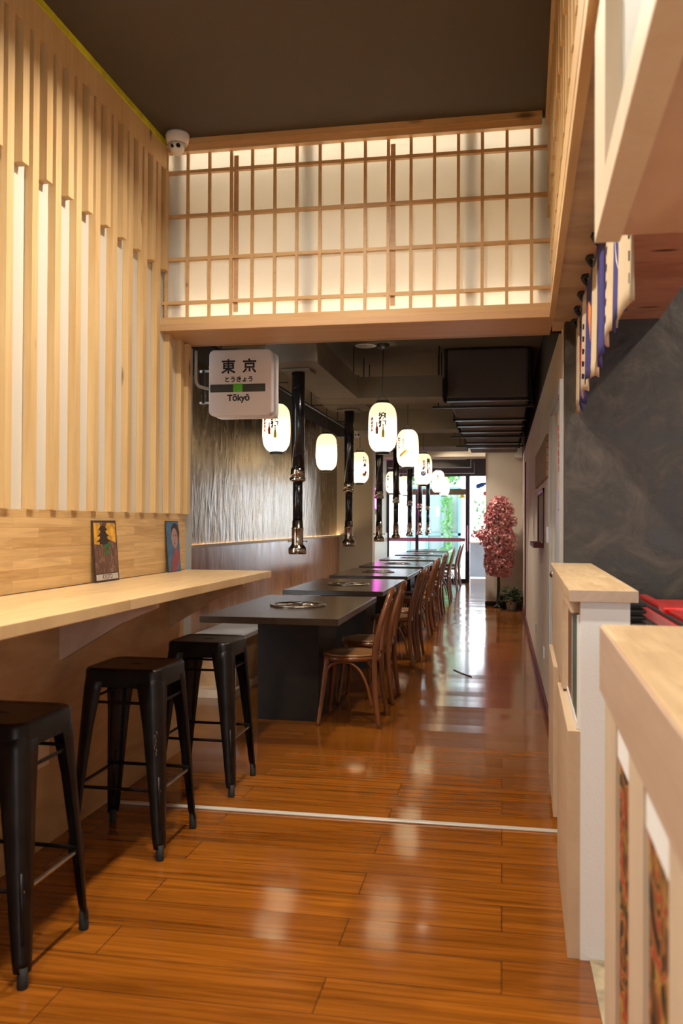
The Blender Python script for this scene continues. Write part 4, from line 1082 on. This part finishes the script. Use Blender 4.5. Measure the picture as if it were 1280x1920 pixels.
bush('street_shrub', 'bright green shrub behind the concrete planter outside', 'plant', -.7, .9, 22.6, 23.3, .0, 1.9, 330, .14)
for i, (x, z, m_, lb) in enumerate(((-.62, 2.18, 'blue_ink', 'blue carp streamer hanging outside the doorway'), (-.45, 2.02, 'red', 'red carp streamer hanging outside the doorway'), (-.33, 2.22, 'white_plastic', 'white carp streamer hanging outside the doorway'))):
    o = B().lathe([(.03,0),(.055,.05),(.05,.16),(.02,.26)], (0,0,0), 12).build('hanging_streamer', m_)
    o.location = (x, 20.8, z); o.rotation_euler = (0, math.radians(70+12*i), 0); tag(o, lb, 'streamer', 'carp streamers outside the doorway')
o = B().lathe([(.002,.16),(.09,0),(.085,0),(.002,.15)], (-.95, 20.9, 1.93), 20, cap=False).bar((-.95,20.9,2.08), (-.95,20.9,2.7), .005, 6).build('pendant_lamp', 'yellow'); tag(o, 'small cone pendant lamp seen through the glass front', 'pendant lamp')
struct(box(-2.6, 1.6, 20.2, 21.6, 2.75, 2.83).build('ceiling_awning', 'duct_dark'), 'dark awning over the street front', 'awning')

# magenta neon on the left wall of the street-end room
r = thing('neon_sign', 'magenta neon squiggle on the left wall of the street-end room', 'neon sign', (-2.55, 17., 1.8))
b = B()
for q in range(4):
    y = 16.2+.42*q
    b.tube([(-2.54,y,1.62),(-2.54,y+.10,1.95),(-2.54,y+.22,1.62),(-2.54,y+.30,1.95),(-2.54,y+.14,2.02)], .011, 6)
b.build('tube', 'neon', r)
box(-2.568, -2.560, 16.0, 18.1, 1.5, 2.12).build('backboard', 'ink', r)

# ------------------------------------------------------------------ light from outside
w = bpy.data.worlds.new('World'); scene.world = w; w.use_nodes = True
nt = w.node_tree; nt.nodes.clear()
out = nt.nodes.new('ShaderNodeOutputWorld'); bg = nt.nodes.new('ShaderNodeBackground')
bg.inputs['Color'].default_value = (.82, .91, 1., 1); bg.inputs['Strength'].default_value = 5.2
nt.links.new(bg.outputs[0], out.inputs[0])
def portal(loc, rot, sx, sy):
    li = bpy.data.lights.new('daylight_portal', 'AREA'); li.shape = 'RECTANGLE'; li.size = sx; li.size_y = sy
    li.cycles.is_portal = True
    o = bpy.data.objects.new('daylight_portal', li); C.objects.link(o); o.location = loc; o.rotation_euler = rot
portal((-.5, 19.95, 1.2), (math.radians(-90), 0, 0), 4.2, 2.4)
portal((1.95, -3.15, 1.38), (math.radians(90), 0, 0), 3.2, 2.3)
portal((1.72, 17.5, 1.5), (0, math.radians(90), 0), 1.6, 4.4)

# ------------------------------------------------------------------ camera
psi, th, ro = PSI_TH_RO = (.18215497, .01249309, .005)
fh = Vector((-math.sin(psi), math.cos(psi), 0)); up = Vector((0,0,1))
fw = fh*math.cos(th)+up*math.sin(th)
rt = fw.cross(up).normalized(); uu = rt.cross(fw)
r2 = rt*math.cos(ro)+uu*math.sin(ro); u2 = -rt*math.sin(ro)+uu*math.cos(ro)
cam = bpy.data.cameras.new('camera'); co = bpy.data.objects.new('camera', cam); C.objects.link(co)
mw = Matrix.Identity(4)
for i in range(3): mw[i][0], mw[i][1], mw[i][2] = r2[i], u2[i], -fw[i]
mw[0][3], mw[1][3], mw[2][3] = 0, 0, 1.32
co.matrix_world = mw
cam.sensor_fit = 'VERTICAL'; cam.sensor_height = 36; cam.sensor_width = 24; cam.lens = 1640/1920*36
cam.clip_start = .05; cam.clip_end = 200
cam.dof.use_dof = True; cam.dof.focus_distance = 6.5; cam.dof.aperture_fstop = 4.5
scene.camera = co

# ------------------------------------------------------------------ colour management
vs = scene.view_settings
vs.view_transform = 'Standard'; vs.look = 'None'; vs.gamma = 1.; vs.use_curve_mapping = False
vs.exposure = .10
scene.cycles.use_denoising = True
scene.cycles.sample_clamp_indirect = 6.
